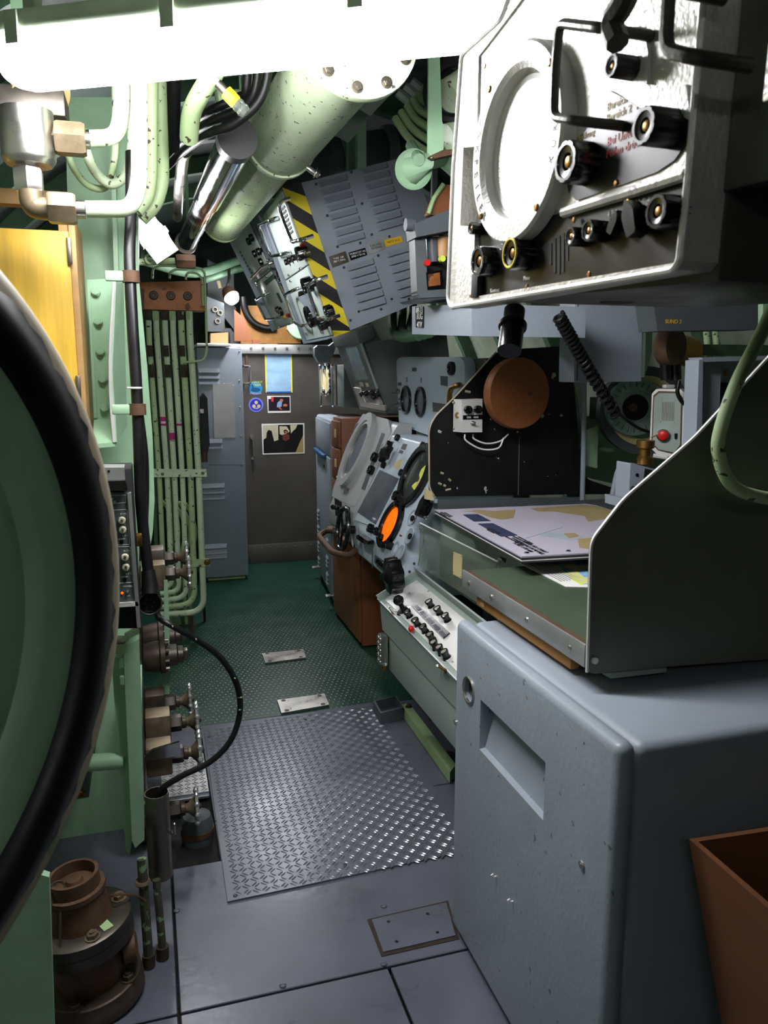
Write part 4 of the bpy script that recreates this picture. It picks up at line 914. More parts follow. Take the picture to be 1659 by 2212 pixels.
# ---- big tilted rack with hazard stripe
NB, NT = P(722, 728, Y=3.4), P(610, 405, Y=3.4)
rk_ = thing('equipment_rack', 'tilted grey equipment rack with louvred side and yellow-black hazard stripe', 'rack', (.95, 3.65, 1.71))
NBR, NTR = P(985, 620, Y=3.4), P(888, 336, Y=3.4); D1 = Vector((0, .56, 0))
part('case', B().hull8([NB, NBR, NTR, NT], [p+D1 for p in (NB, NBR, NTR, NT)]), 'rack_grey', rk_)
ry = plY(3.4); wS = 6
edge0 = lambda t: (610+112*t, 405+323*t); edge1 = lambda t: (650+107*t, 392+323*t)
for i in range(-1, 9):
    t0, t1 = (i-.35)/8, (i+.65)/8; s0, s1 = i/8+.1, (i+1)/8+.1
    cl = lambda t: max(0, min(1, t))
    a0, a1, c0, c1 = cl(t0), cl(t1), cl(s0), cl(s1)
    if a1-a0 < 1e-3 and c1-c0 < 1e-3: continue
    l = [edge0(a0), edge1(c0), edge1(c1), edge0(a1)]; l2 = []
    for p in l:
        if not l2 or (abs(p[0]-l2[-1][0])+abs(p[1]-l2[-1][1])) > .5: l2.append(p)
    if len(l2) < 3: continue
    part('stripe', B().trace(ry, l2, 0, .0015), 'yellow' if i % 2 == 0 else 'stripe_black', rk_)
uvd = (Vector(ry.uv(*edge1(1)))-Vector(ry.uv(*edge1(0)))).normalized(); ang = math.atan2(uvd.y, uvd.x)+PI/2
lang = math.radians(17)
lm = lambda b: b.hull8([Vector((-.065, -.011, 0)), Vector((.065, -.011, 0)), Vector((.065, .013, 0)), Vector((-.065, .013, 0))], [Vector((-.054, -.011, .020)), Vector((.054, -.011, .020)), Vector((.06, .011, .001)), Vector((-.06, .011, .001))])
def lv_col(x0, y0, x1, y1, n):
    for i in range(n):
        t = i/(n-1); put('louvre', shared(('louv', 9), lm, 'rack_grey'), rk_, ry.M(x0+(x1-x0)*t, y0+(y1-y0)*t, 0, lang))
lv_col(720, 391, 759, 516, 8); lv_col(808, 364, 844, 486, 8); lv_col(779, 572, 805, 657, 6); lv_col(862, 543, 890, 630, 6)
for px in ((683, 398), (759, 372), (707, 466), (782, 440), (729, 533), (778, 525), (803, 507), (841, 511), (876, 481), (743, 578), (817, 552), (890, 527), (775, 673), (846, 646), (883, 646), (757, 692), (823, 668)): screw(rk_, ry.M(*px), .006, 'steel_dark')
def rplate(l, m, txt=None, tm='ink_white', size=.012, nm='nameplate'):
    o = part(nm, B().trace(ry, l, 0, .003), m, rk_)
    if txt:
        cxp = sum(x for x, y in l)/4, sum(y for x, y in l)/4; text('lettering', txt, size, ry.M(*cxp, .0032, math.radians(15)), tm, o)
C2 = px_crop(700, 520, .12056)
rplate(C2([(85, 285), (385, 185), (450, 375), (155, 485)]), 'steel_dark', 'TYPE  NR\n380 V 50Hz', 'ink_white', .0115); rplate(C2([(438, 215), (735, 125), (775, 255), (480, 355)]), 'black_gloss', 'VORSICHT HS\n2000 V 50 Hz', 'ink_white', .0115)
rplate(C2([(755, 50), (1055, -50), (1110, 150), (815, 245)]), 'aluminium', 'ELAC KIEL\nBAUJAHR', 'ink_black', .0115); rplate(C2([(1075, -10), (1380, -90), (1415, 15), (1110, 115)]), 'yellow_plate', 'NETZ AUS', 'ink_black', .013)
# front doors of the two rack bays
def bay(y0, y1, xz_b, xz_t, m='panel_pale'):
    o_ = Vector((xz_b[0], y1, xz_b[1])); t_ = Vector((xz_t[0], y1, xz_t[1])); pl = PL(o_, (0, -1, 0), t_-o_); return pl, y1-y0, (t_-o_).length
FP1, w1, h1 = bay(3.4, 3.96, (NB.x, NB.z), (NT.x, NT.z))
C7 = px_crop(500, 440, .1567)
def f1(x, y, h=0): return FP1.M(*C7([(x, y)])[0], h) @ T(0, 0, -h)
ud = part('upper_door', B().box((.012, h1*.50, .0), (w1-.006, h1-.012, .010), .003, M=FP1.mat()), 'panel_pale', rk_); ld = part('lower_door', B().box((.012, .012, .0), (w1-.006, h1*.49, .010), .003, M=FP1.mat()), 'panel_pale', rk_)
part('side_flange', B().box((0, 0, .0), (.006, h1, .03), M=FP1.mat()), 'grey_blue', rk_); part('bottom_flange', B().box((0, 0, 0), (w1, .006, .03), M=FP1.mat()), 'grey_blue', rk_)
def hnd(pl, th, pts, r=.008, off=.055, cr=None, m='chrome'):
    w_ = [pl.hit(*C7([p])[0], off) for p in pts]; f = [pl.hit(*C7([pts[0]])[0], off)-pl.n*off]; e_ = [w_[-1]-pl.n*off]
    part('handle', B().tube(fil(f+w_+e_, .03), r, 10), m, th)
hnd(FP1, ud, [(520, 230), (370, 290), (540, 725), (690, 700)]); hnd(FP1, ud, [(640, -20), (690, 180), (830, 530), (950, 500)]); hnd(FP1, ld, [(860, 1190), (735, 1260), (870, 1640), (960, 1690)]); hnd(FP1, ld, [(1150, 1060), (1040, 1130), (1190, 1580), (1320, 1600)])
part('dial_window', B().lathe([(1, 0), (.9, .008), (0, .01)], 30, f1(655, 370, .01) @ Matrix.Diagonal((.09, .115, 1, 1)), caps=False), 'glass_dark', ud)
part('slot_plate', B().trace(FP1, C7([(455, 295), (510, 270), (650, 680), (590, 710)]), .01, .012), 'rack_grey', ud)
for i in range(7): part('vent_slot', B().box((-.035, -.005, .010), (.035, .005, .014), .002, M=f1(750+i*18, 50+i*56)), 'grey_dark', ud)
for x, y, r, h in ((680, 830, .014, .03), (720, 800, .014, .03), (770, 775, .014, .03), (840, 720, .03, .045), (925, 1160, .034, .05), (895, 1320, .03, .03), (985, 1590, .05, .05), (1150, 1690, .03, .04), (1250, 1520, .022, .03), (1220, 1500, .02, .03)): knob(ud if y < 900 else ld, f1(x, y, .02+h), r, h)
for x, y, m in ((930, 600, 'red_dark'), (1220, 1670, 'red'), (940, 680, 'chrome'), (990, 700, 'steel_dull')): part('indicator', B().lathe([(.012, 0), (.012, .018), (.006, .026), (0, .027)], 14, f1(x, y, .03)), m, ud if y < 900 else ld)
part('quadrant', B().trace(FP1, C7([(915, 1290), (990, 1260), (1080, 1400), (1130, 1560), (1110, 1640), (1060, 1600), (1000, 1420)]), .010, .035), 'rack_grey', ld)
for x, y in ((490, 140), (515, 220), (960, 890), (800, 980), (820, 1060), (700, 680), (1250, 1760), (1040, 1790)): part('catch', B().box((-.012, -.006, 0), (.012, .006, .018), .003, M=f1(x, y, .01)), 'steel', ud if y < 900 else ld)
part('frame_window', B().trace(FP1, C7([(990, 1030), (1055, 1000), (1070, 1060), (1010, 1090)]), .01, .013), 'steel_dull', ld)
r2 = thing('equipment_rack', 'pale equipment bay with small knobs and chrome handles behind the striped rack', 'rack', (.75, 4.3, 1.80))
o2b, o2t = P(640, 697, Y=4.30), P(531, 462, Y=4.30); FP2, w2, h2 = bay(4.30, 4.95, (o2b.x, o2b.z), (o2t.x, o2t.z))
o2b, o2t = FP2.w(w2, 0), FP2.w(w2, h2)
part('case', B().box((.0, .0, -.30), (w2, h2, -.002), M=FP2.mat()), 'rack_grey', r2)
ud2 = part('upper_door', B().box((.03, h2*.5, .0), (w2-.006, h2-.012, .010), .003, M=FP2.mat()), 'panel_pale', r2); ld2 = part('lower_door', B().box((.03, .012, .0), (w2-.006, h2*.49, .010), .003, M=FP2.mat()), 'panel_pale', r2)
part('side_flange', B().box((0, 0, 0), (.006, h2, .035), M=FP2.mat()), 'console_blue', r2); part('top_flange', B().box((0, h2-.006, 0), (w2, h2, .05), M=FP2.mat()), 'console_blue', r2)
def f2(x, y, h=0): return FP2.M(*C7([(x, y)])[0], h) @ T(0, 0, -h)
for x, y, r, h in ((190, 540, .02, .028), (230, 490, .02, .028), (275, 710, .02, .028), (330, 680, .02, .028), (360, 820, .02, .028), (620, 1010, .026, .03), (450, 1240, .018, .012), (590, 1490, .022, .03), (630, 1500, .022, .03)): knob(ud2 if y < 950 else ld2, f2(x, y, .01+h), r, h)
for i in range(7): part('vent_slot', B().box((-.016, -.006, .010), (.016, .006, .013), .002, M=f2(145+i*26, 660+i*47)), 'grey_dark', ud2)
hnd(FP2, ud2, [(520, 830), (430, 870), (270, 1030)], m='steel', off=.04); hnd(FP2, ld2, [(430, 1270), (335, 1330), (470, 1600), (620, 1580)]); hnd(FP2, ld2, [(700, 1050), (660, 1080), (740, 1240)], off=.03)
part('green_label', B().trace(FP2, C7([(440, 1080), (580, 960), (590, 1030), (480, 1130)]), .010, .012), 'green_dark', ld2)
part('slot_plate', B().trace(FP2, C7([(615, 1235), (645, 1225), (705, 1360), (680, 1370)]), .010, .012), 'grey_dark', ld2)
for x, y, m in ((700, 1580, 'yellow_plate'), (740, 1560, 'red'), (770, 1555, 'steel_dark')): part('indicator', B().lathe([(.012, 0), (.012, .018), (0, .024)], 14, f2(x, y, .03)), m, ld2)
for x, y in ((130, 370), (400, 540), (500, 780), (490, 1000), (350, 1130), (660, 1700), (830, 1640)): part('catch', B().box((-.012, -.006, 0), (.012, .006, .018), .003, M=f2(x, y, .01)), 'steel', ud2 if y < 950 else ld2)
# hangers up to the hull
for x, y, nm in ((.95, 3.5, rk_), (1.0, 3.85, rk_), (.85, 4.6, r2)): part('hanger', B().box((x-.02, y-.02, 2.3), (x+.02, y+.02, 2.88)), 'green', nm)
# ================================================================== LEFT SIDE
# ---- round watertight door swung open in the foreground
hc = Vector((-.305, .631, 1.34)); hn = Vector((.783, -.622, .004)); HM = aim(hc, hn); HRd = .42
wd_ = thing('hatch_door', 'open round green watertight hatch door with black gasket in the foreground', 'hatch', hc)
part('rim', B().lathe([(HRd*.90, -.04), (HRd*.975, -.04), (HRd*.995, -.026), (HRd, -.012), (HRd*.997, -.002), (HRd*.99, .006), (HRd*.975, .012), (HRd*.955, .0145), (HRd*.92, .0152), (HRd*.91, .0)], 96, HM, caps=False), 'cream', wd_, 60)
rr_ = random.Random(3); jag = [1+.012*rr_.uniform(-1, 1) for _ in range(160)]
part('gasket', B().lathe([(HRd*.825, .002), (HRd*.832, .014), (HRd*.86, .022), (HRd*.89, .024), (HRd*.915, .021), (HRd*.933, .0170), (HRd*.942, .0158)], 160, HM, caps=False, wob=lambda i, r, z: jag[i] if r > HRd*.938 else 1), 'rubber', wd_, 60)
part('dish', B().lathe([(HRd*.84, .004), (HRd*.735, .002), (HRd*.725, .0), (HRd*.70, -.014), (HRd*.685, -.014), (HRd*.6, -.008), (HRd*.3, -.002), (0, .0)], 96, HM, caps=False), 'green', wd_, 50)
part('back_shell', B().lathe([(HRd*.9, -.03), (HRd*.7, -.06), (0, -.09)], 64, HM, caps=False), 'green', wd_, 60)
part('hinge_arm', B().tube([HM @ Vector((0, 0, -.05)), HM @ Vector((0, 0, -.12)), Vector((-.62, .80, 1.34)), Vector((-1.12, .85, 1.34))], .03, 10), 'green', wd_)
# ---- yellow plywood locker
yl = thing('wall_cupboard', 'yellow grained plywood cupboard door framed in pine above the hatch', 'cupboard', (-.5, 2.4, 1.3))
CX1 = P(155, 600, Y=2.3).x; CZ1 = P(100, 499, Y=2.3).z; CX2 = P(188, 880, Y=2.3).x
yld = part('door', B().box((-.85, 2.285, 1.28), (CX1, 2.3, CZ1), .002), 'yellow_ply', yl); part('side', B().box((CX1, 2.29, 1.28), (CX2, 2.55, CZ1+.035), .002), 'wood_pine', yl)
part('carcass', B().box((-.85, 2.3, 1.28), (CX1, 2.55, CZ1-.012)), 'wood_pine', yl); part('top_rail', B().box((-.85, 2.3, P(20, 440, Y=2.3).z), (P(150, 430, Y=2.3).x, 2.35, P(20, 406, Y=2.3).z), .003), 'wood_pine', yl); part('post', B().box((CX1-.025, 2.3, CZ1-.012), (CX1, 2.35, P(20, 440, Y=2.3).z), .002), 'wood_pine', yl)
for px in ((160, 545), (187, 838)): part('hinge', B().box((-.006, -.012, -.034), (.006, -.001, .034), .003, M=T(Vector((CX1, 2.285, P(*px, Y=2.3).z)))), 'steel_dull', yld)
part('bracket', B().box((-.8, 2.35, 1.1), (-.6, 2.5, 1.28)), 'green', yl)
# ---- hull frame web with bolted gusset
fw_ = thing('frame_web', 'tall green painted hull frame plate behind the cables', 'frame', (-.2, 2.4, 0))
part('web', B().trace(plY(2.62), [(140, 210), (283, 210), (300, 700), (303, 1000), (300, 1250), (285, 1300), (290, 1900), (-40, 2100), (-40, 1300), (150, 1290), (150, 600)], -.02, 0), 'green', fw_)
part('flange', B().trace(plY(2.60), [(283, 430), (299, 430), (300, 600), (318, 790), (330, 950), (334, 1080), (330, 1150), (315, 1235), (305, 1235), (302, 900), (292, 700)], -.14, 0), 'green', fw_)
part('stiffener', B().trace(plY(2.60), [(236, 250), (246, 250), (256, 590), (246, 590)], -.02, .05), 'green', fw_)
gs = thing('gusset', 'green painted bolted gusset bracket with chipped white edge', 'bracket', (-.14, 2.44, 1.33))
gy = plY(2.44)
part('back_plate', B().trace(gy, [(188, 604), (248, 602), (243, 905), (203, 905)], -.015, 0), 'green', gs)
part('edge_strip', B().trace(gy, [(188, 604), (193, 604), (210, 902), (203, 903)], 0, .008), 'green', gs)
e0 = [gy.hit(x, y) for x, y in ((251, 600), (240, 720), (236, 850), (241, 940))]; e1 = [P(x, y, Y=2.12) for x, y in ((252, 602), (244, 730), (240, 860), (247, 955))]
part('web', B().hull8([gy.hit(262, 610, 0), gy.hit(270, 920, 0), P(248, 955, Y=2.32), P(238, 800, Y=2.32), P(246, 612, Y=2.32)], [p+Vector((.006, 0, 0)) for p in (gy.hit(262, 610, 0), gy.hit(270, 920, 0), P(248, 955, Y=2.32), P(238, 800, Y=2.32), P(246, 612, Y=2.32))]), 'green', gs)
part('front_edge', B().tube(spl([P(x, y, Y=2.32) for x, y in ((247, 606), (239, 740), (238, 800), (240, 870), (247, 955))], 5), .005, 6), 'silver_light', gs)
part('shelf', B().hull8([gy.hit(203, 905), gy.hit(268, 908), P(248, 955, Y=2.32), P(200, 960, Y=2.32)], [p-Vector((0, 0, .012)) for p in (gy.hit(203, 905), gy.hit(268, 908), P(248, 955, Y=2.32), P(200, 960, Y=2.32))]), 'green', gs)
for px in ((207, 632), (212, 696), (217, 760), (222, 820), (226, 882)): put('bolt', shared(('gbolt', 1), lambda b: (b.hexa(.013, .012), b.cyl(.008, .018, seg=12)), 'green'), gs, gy.M(*px))
# ---- cable run
cb_ = thing('cable', 'thick black vertical cable clipped to the green hull frame', 'cable', (-.03, 2.05, .9))
cpts = [(283, 330, 2.2), (283, 460, 2.15), (280, 560, 2.1), (286, 700, 2.06), (295, 840, 2.04), (300, 960, 2.03), (303, 1060, 2.03), (309, 1140, 2.03), (319, 1225, 2.02), (324, 1285, 2.0)]
part('sheath', B().tube(spl([P(x, y, Y=Y) for x, y, Y in cpts], 6), .0145, 12), 'rubber', cb_)
part('zip_tie', B().torus(.016, .003, aim(P(291, 838, Y=2.04), (0, 0, 1)), 18, 6), 'white', cb_)
part('plug', B().tube([P(320, 1232, Y=2.02), P(324, 1265, Y=2.01), P(324, 1285, Y=2.0)], .02, 14, rr=[.017, .021, .021]), 'rubber', cb_)
for px, Y in (((283, 598), 2.085), ((297, 884), 2.035)):
    c_ = P(*px, Y=Y); part('clamp', B().ring(.021, .0145, -.014, .014, aim(c_, (0, 0, 1)), 18), 'rust', cb_); part('clamp_lug', B().box((-.06, -.012, -.012), (-.018, .006, .012), .003, M=T(c_)), 'green', cb_)
c2 = solo('cable', B().tube(spl([P(x, y, Y=Y) for x, y, Y in ((300, 880, 2.12), (312, 980, 2.1), (314, 1060, 2.1), (312, 1140, 2.08), (316, 1215, 2.06), (321, 1255, 2.05), (300, 1290, 2.09), (290, 1320, 2.15))], 6), .010, 10), 'rubber', 'thinner black cable bowing out behind the thick vertical cable', 'cable', P(312, 1100, Y=2.1))
# ---- chart recorder box
rb = thing('recorder', 'grey recorder box with white sockets and lettering hung beside the hatch', 'recorder', (-.16, 1.97, .94)); ry2 = plY(1.9)
part('case', B().box((-.36, 1.905, .955), (-.042, 2.03, 1.335), .004), 'black_matte', rb)
part('face_plate', B().trace(ry2, [(120, 1064), (281, 1064), (297, 1300), (120, 1305)], 0, .004), 'grey_dark', rb)
part('trim', B().trace(ry2, [(275, 1066), (283, 1064), (304, 1356), (296, 1356)], -.005, .010), 'aluminium', rb)
part('bottom_trim', B().trace(ry2, [(120, 1312), (297, 1300), (300, 1309), (120, 1321)], 0, .01), 'silver_light', rb)
part('bottom_case', B().trace(ry2, [(120, 1322), (300, 1310), (304, 1357), (120, 1360)], -.03, .004, .004), 'black_gloss', rb)
part('top_bracket', B().trace(ry2, [(120, 1010), (268, 1010), (270, 1037), (120, 1042)], -.06, .012), 'aluminium', rb)
part('bracket_hole', B().cyl(.003, .001, ry2.M(235, 1018, .012), 10), 'black', rb)
part('handle_bar', B().trace(ry2, [(120, 1043), (271, 1038), (276, 1060), (120, 1062)], 0, .03, .004), 'black_gloss', rb)
CR = px_crop(230, 1000, .1718)
def rline(pts): part('printed_line', B().tube([ry2.hit(*p, .0042) for p in CR(pts)], .0006, 4), 'ink_white', rb)
rline([(-60, 412), (238, 402), (242, 498), (-60, 520)]); rline([(-60, 602), (250, 585), (262, 600), (292, 1025), (-60, 1042)]); rline([(-60, 1062), (290, 1050), (302, 1065), (335, 1500), (-60, 1530)])
for x, y in ((195, 718), (203, 836), (233, 1182), (244, 1308)):
    s_ = part('socket', B().lathe([(.0085, 0), (.0085, .006), (.007, .009), (.004, .009), (.004, .012), (.0028, .014), (0, .014)], 18, ry2.M(*CR([(x, y)])[0], .004)), 'knob_white', rb)
    part('pin', B().cyl(.0032, .006, ry2.M(*CR([(x, y)])[0], .014) , 10), 'steel', s_)
for x, y in ((190, 993), (230, 1468)): part('trimmer', B().ring(.0045, .002, 0, .002, ry2.M(*CR([(x, y)])[0], .004), 16), 'black_gloss', rb)
part('pilot_lamp', B().sph(.0035, ry2.M(*CR([(197, 1637)])[0], .004)), 'orange_glass', rb); toggle(rb, ry2.M(*CR([(268, 1618)])[0], .004), .0045)
for s_, x, y, z in (('RECORDER', 122, 490, .0065), ('H (+)', 213, 640, .0062), ('L (−)', 238, 915, .0062), ('VERNIER', 190, 957, .0045), ('H (+)', 253, 1105, .0062), ('L (−)', 278, 1390, .0062), ('VERNIER', 227, 1432, .0045), ('POWER', 268, 1553, .0062), ('OFF', 276, 1672, .0045)):
    text('lettering', s_, z, ry2.M(*CR([(x, y)])[0], .0043), 'ink_white', rb, 'RIGHT' if s_ == 'RECORDER' else 'CENTER')
part('diamond_mark', B().box((-.002, -.002, 0), (.002, .002, .0005), M=ry2.M(*CR([(68, 455)])[0], .0042, PI/4)), 'ink_white', rb)
part('side_clip', B().box((-.042, 1.91, 1.145), (-.028, 1.93, 1.175), .003), 'brass', rb)
part('mounting_lug', B().box((-.3, 2.03, 1.1), (-.2, 2.59, 1.2)), 'green', rb)
# ---- big socket with pins and loose hose
sk = thing('socket', 'round black cable socket with brass pins beside the recorder', 'socket', P(317, 1304, Y=1.98))
sm = aim(P(324, 1304, Y=1.995), (.15, -1, .1)); part('shell', B().lathe([(.026, -.05), (.03, -.04), (.031, 0), (.027, .002), (.026, -.02), (0, -.022)], 28, sm), 'rubber', sk); part('ring', B().torus(.028, .002, sm, 28, 6), 'steel', sk)
for i in range(6): part('pin', B().cyl(.0025, .012, sm @ T(.012*math.cos(i*1.05), .012*math.sin(i*1.05), -.022), 8), 'brass', sk)
hs = thing('hose', 'loose black hose looping over the deck into the steel tube', 'hose', (.1, 2.1, .3))
hp = [(337, 1322, 2.03), (346, 1336, 2.02), (372, 1352, 2.0), (430, 1385, 2.03), (480, 1425, 2.06), (512, 1480, 2.08), (518, 1540, 2.1), (498, 1600, 2.1), (455, 1645, 2.1), (395, 1675, 2.1), (352, 1702, 2.1), (341, 1725, 2.1), (339, 1760, 2.1)]
hpw = spl([P(x, y, Y=Y) for x, y, Y in hp], 7); part('tube', B().tube(hpw, .0085, 10), 'rubber', hs)
for i in (14, 20, 33, 38, 41): part('paint_fleck', B().box((-.006, -.001, -.0015), (.006, .001, .0015), M=aim(hpw[i]+Vector((0, -.0083, .002)), (0, 0, 1), hpw[i+1]-hpw[i])), 'lime_dim', hs)
# ---- steel holder tube
tu = thing('tube_holder', 'brushed steel tube holder with wing screw catching the hose end', 'holder', (.03, 2.1, .19)); tc_ = P(338, 1712, Y=2.1)
z1_ = tc_.z; z0_ = P(338, 1893, Y=2.1).z
part('tube', B().ring(.033, .031, z0_, z1_, T(tc_.x, 2.1, 0), 32), 'steel_dull', tu); part('base', B().cyl(.032, .006, T(tc_.x, 2.1, z0_), 28), 'steel_dull', tu)
part('wing_screw', B().tube([P(366, 1800, Y=2.1), P(374, 1796, Y=2.08)], .005, 8).box((-.003, -.006, -.016), (.003, .006, .016), .002, M=T(P(377, 1790, Y=2.08))), 'steel', tu)
part('strap', B().box((-.09, -.01, -.02), (-.032, .01, .02), M=T(tc_.x, 2.13, .34)), 'green', tu)
# ---- lower green post
po = thing('post', 'light green channel post below the recorder box', 'post', (-.05, 2.0, .3)); py_ = plY(1.97)
part('face', B().trace(py_, [(266, 1400), (300, 1380), (312, 1814), (292, 1832), (285, 1815)], -.12, 0), 'green', po)
part('side_strip', B().trace(py_, [(240, 1420), (266, 1420), (285, 1815), (280, 1850), (272, 1838)], -.14, -.02), 'green', po)
part('cap_block', B().trace(py_, [(225, 1395), (272, 1395), (270, 1412), (225, 1415)], -.06, .02), 'lime_dim', po); part('rubber_foot', B().lathe([(.018, 0), (.016, .012), (0, .016)], 16, T(P(258, 1395, Y=1.98))), 'red_dark', po)
part('cross_tube', B().tube([P(188, 1648, Y=2.0), P(266, 1643, Y=2.0)], .022, 14), 'green', po)
for px in ((262, 1432), (264, 1468)): part('stop', B().box((-.005, -.008, -.01), (.005, .004, .01), M=T(P(*px, Y=1.97))), 'green', po)
part('rear_stay', B().box((-.09, 2.08, .55), (-.06, 2.59, .6)), 'green', po)
pl_ = thing('junction_plate', 'dark grey plate with copper screw low behind the hatch', 'plate', P(180, 1690, Y=2.2)); part('plate', B().trace(plY(2.2), [(120, 1660), (188, 1655), (192, 1722), (120, 1735)], -.415, 0), 'grey_dark', pl_); screw(pl_, plY(2.2).M(176, 1715), .011, 'brass')
# ---- floor frame bracket at lower left
fb = thing('floor_bracket', 'green triangular floor bracket at the foot of the hull frame', 'bracket', (-.42, 1.78, 0))
part('web', B().trace(plY(1.7), [(-60, 2010), (5, 2010), (82, 1888), (106, 1895), (118, 2260), (-60, 2260)], -.02, 0), 'green', fb)
# ---- flanged bilge valve
bv = thing('flanged_valve', 'rusty brown flanged valve standing on the deck in the corner', 'valve', (-.196, 1.87, 0)); bM = T(-.196, 1.87, 0) @ Matrix.Rotation(math.radians(-6), 4, 'Y')
part('lower_flange', B().lathe([(.118, .003), (.118, .03), (.116, .033), (.116, .055), (.112, .058), (.08, .058)], 36, bM), 'valve_brown', bv); part('neck', B().lathe([(.08, .055), (.088, .09), (.092, .12), (.085, .165)], 32, bM), 'rust', bv)
part('upper_flange', B().lathe([(.08, .165), (.117, .165), (.118, .19), (.116, .194), (.118, .198), (.118, .222), (.112, .226), (.07, .226)], 36, bM), 'steel_dark', bv); part('bonnet', B().lathe([(.075, .226), (.072, .25), (.066, .28), (.066, .295), (.07, .30), (.07, .312), (.058, .314)], 32, bM), 'rust', bv)
part('collar', B().ring(.060, .052, .312, .348, bM, 30), 'rust', bv); part('cover', B().lathe([(.053, .318), (.04, .325), (.022, .325), (.018, .335), (0, .336)], 24, bM), 'rust', bv)
part('side_port', B().cyl(.035, .03, bM @ T(.085, -.02, .12) @ Matrix.Rotation(PI/2, 4, 'Y'), 20), 'rust', bv)
for a in (20, 110, 200, 290): hexbolt(bv, bM @ Matrix.Rotation(math.radians(a), 4, 'Z') @ T(.095, 0, .226), .014, 'valve_brass')
for a in (250, 330): hexbolt(bv, bM @ Matrix.Rotation(math.radians(a), 4, 'Z') @ T(.1, 0, .058), .014, 'valve_brown')
part('tag', B().box((-.012, -.018, 0), (.012, .018, .002), M=bM @ T(.06, -.06, .227) @ Matrix.Rotation(.5, 4, 'Z')), 'lime_dim', bv)
part('wire', B().tube(spl([bM @ Vector(p) for p in ((-.06, -.06, .24), (-.05, -.05, .30), (-.045, -.03, .35), (-.02, -.02, .34), (-.03, -.06, .30), (-.04, -.09, .235))], 5), .003, 5), 'valve_brown', bv)
part('wire', B().tube(spl([bM @ Vector(p) for p in ((.05, .02, .25), (.09, .0, .26), (.13, .02, .23), (.15, .03, .20))], 5), .003, 5), 'rust', bv)
# ---- drain pipes next to it
for k, (xa, ya, xb, yb, lab) in enumerate(((306, 1855, 322, 2088, 'rusty green drain pipe standing next to the flanged valve'), (338, 1900, 352, 2070, 'thinner flaking green drain pipe under the steel tube holder'))):
    t = thing('drain_pipe', lab, 'pipe', P(xb, yb, Z=0)); a, b_ = P(xb, yb, Z=.0), None; top = P(xa, ya, Y=a.y+.02)
    part('pipe', B().tube([a+Vector((0, 0, .003)), a+Vector((0, 0, .05)), top], .0125-.002*k, 10), 'pipe_rusty', t); part('foot_collar', B().cyl(.0165, .035, T(a+Vector((0, 0, .002))), 14), 'valve_brown', t)
    if k == 0: part('clamp', B().torus(.015, .006, aim(P(308, 1905, Y=a.y+.015), (0, 0, 1)), 18, 6), 'valve_brass', t)
# ---- handwheel valves along the manifold
def wheel(b, Rw, M_): 
    b.torus(Rw*.86, Rw*.10, M_, 40, 8)
    for i in range(10): b.sph(Rw*.15, M_ @ Matrix.Rotation(2*PI*i/10, 4, 'Z') @ T(Rw*.93, 0, 0), 8)
def hv(px, py, Y, label, Rw=.058, body='valve_brass', blk=(.045, .05), length=None, tilt=0, bodyz=0, wheelm='wheel_alu', grp='handwheel valves'):
    c_ = P(px, py, Y=Y); length = max(.12, c_.x+.0625) if length is None else length; t = thing('handwheel_valve', label, 'valve', c_-Vector((length, 0, blk[1]))); M_ = aim(c_, (1, .0, tilt))
    b = B(); wheel(b, Rw, M_); part('hand_wheel', b, wheelm, t)
    part('wheel_dish', B().lathe([(Rw*.8, .0), (Rw*.6, -.006), (.016, -.028), (.014, -.04)], 28, M_, caps=False), 'valve_brass', t); part('stem_nut', B().sph(.009, M_ @ T(0, 0, .008), 10), 'valve_brown', t)
    part('gland', B().lathe([(.016, -.052), (.022, -.05), (.022, -.038), (.016, -.036)], 20, M_), 'valve_brown', t); part('bonnet_nut', B().hexa(.03, .04, M_ @ T(0, 0, -.092)), 'steel_dark', t)
    part('body', B().box((-blk[0], -blk[1], -length), (blk[0], blk[1], -.09), .006, M=M_), body, t); return t
hv(425, 1742, 2.45, 'low handwheel valve over the open deck pit', body='valve_brown', blk=(.035, .04))
t = hv(431, 1622, 2.52, 'handwheel valve with polished lever strap beside the checker plate', Rw=.066)
part('lever_strap', B().hull8([P(x, y, Y=2.45) for x, y in ((312, 1636), (330, 1620), (388, 1603), (392, 1632), (330, 1642))], [P(x, y, Y=2.45)+Vector((0, .012, 0)) for x, y in ((312, 1636), (330, 1620), (388, 1603), (392, 1632), (330, 1642))]), 'chrome', t)
hv(425, 1556, 2.68, 'handwheel valve with bright wheel between its two neighbours', Rw=.062); hv(410, 1512, 2.84, 'low handwheel valve with brown body beside the plug valves', body='valve_brown', Rw=.058)
hv(408, 1236, 3.12, 'upper handwheel valve with square bronze body', Rw=.062); hv(403, 1203, 3.30, 'upper handwheel valve half hidden behind the bronze one', body='steel_dull', Rw=.062)
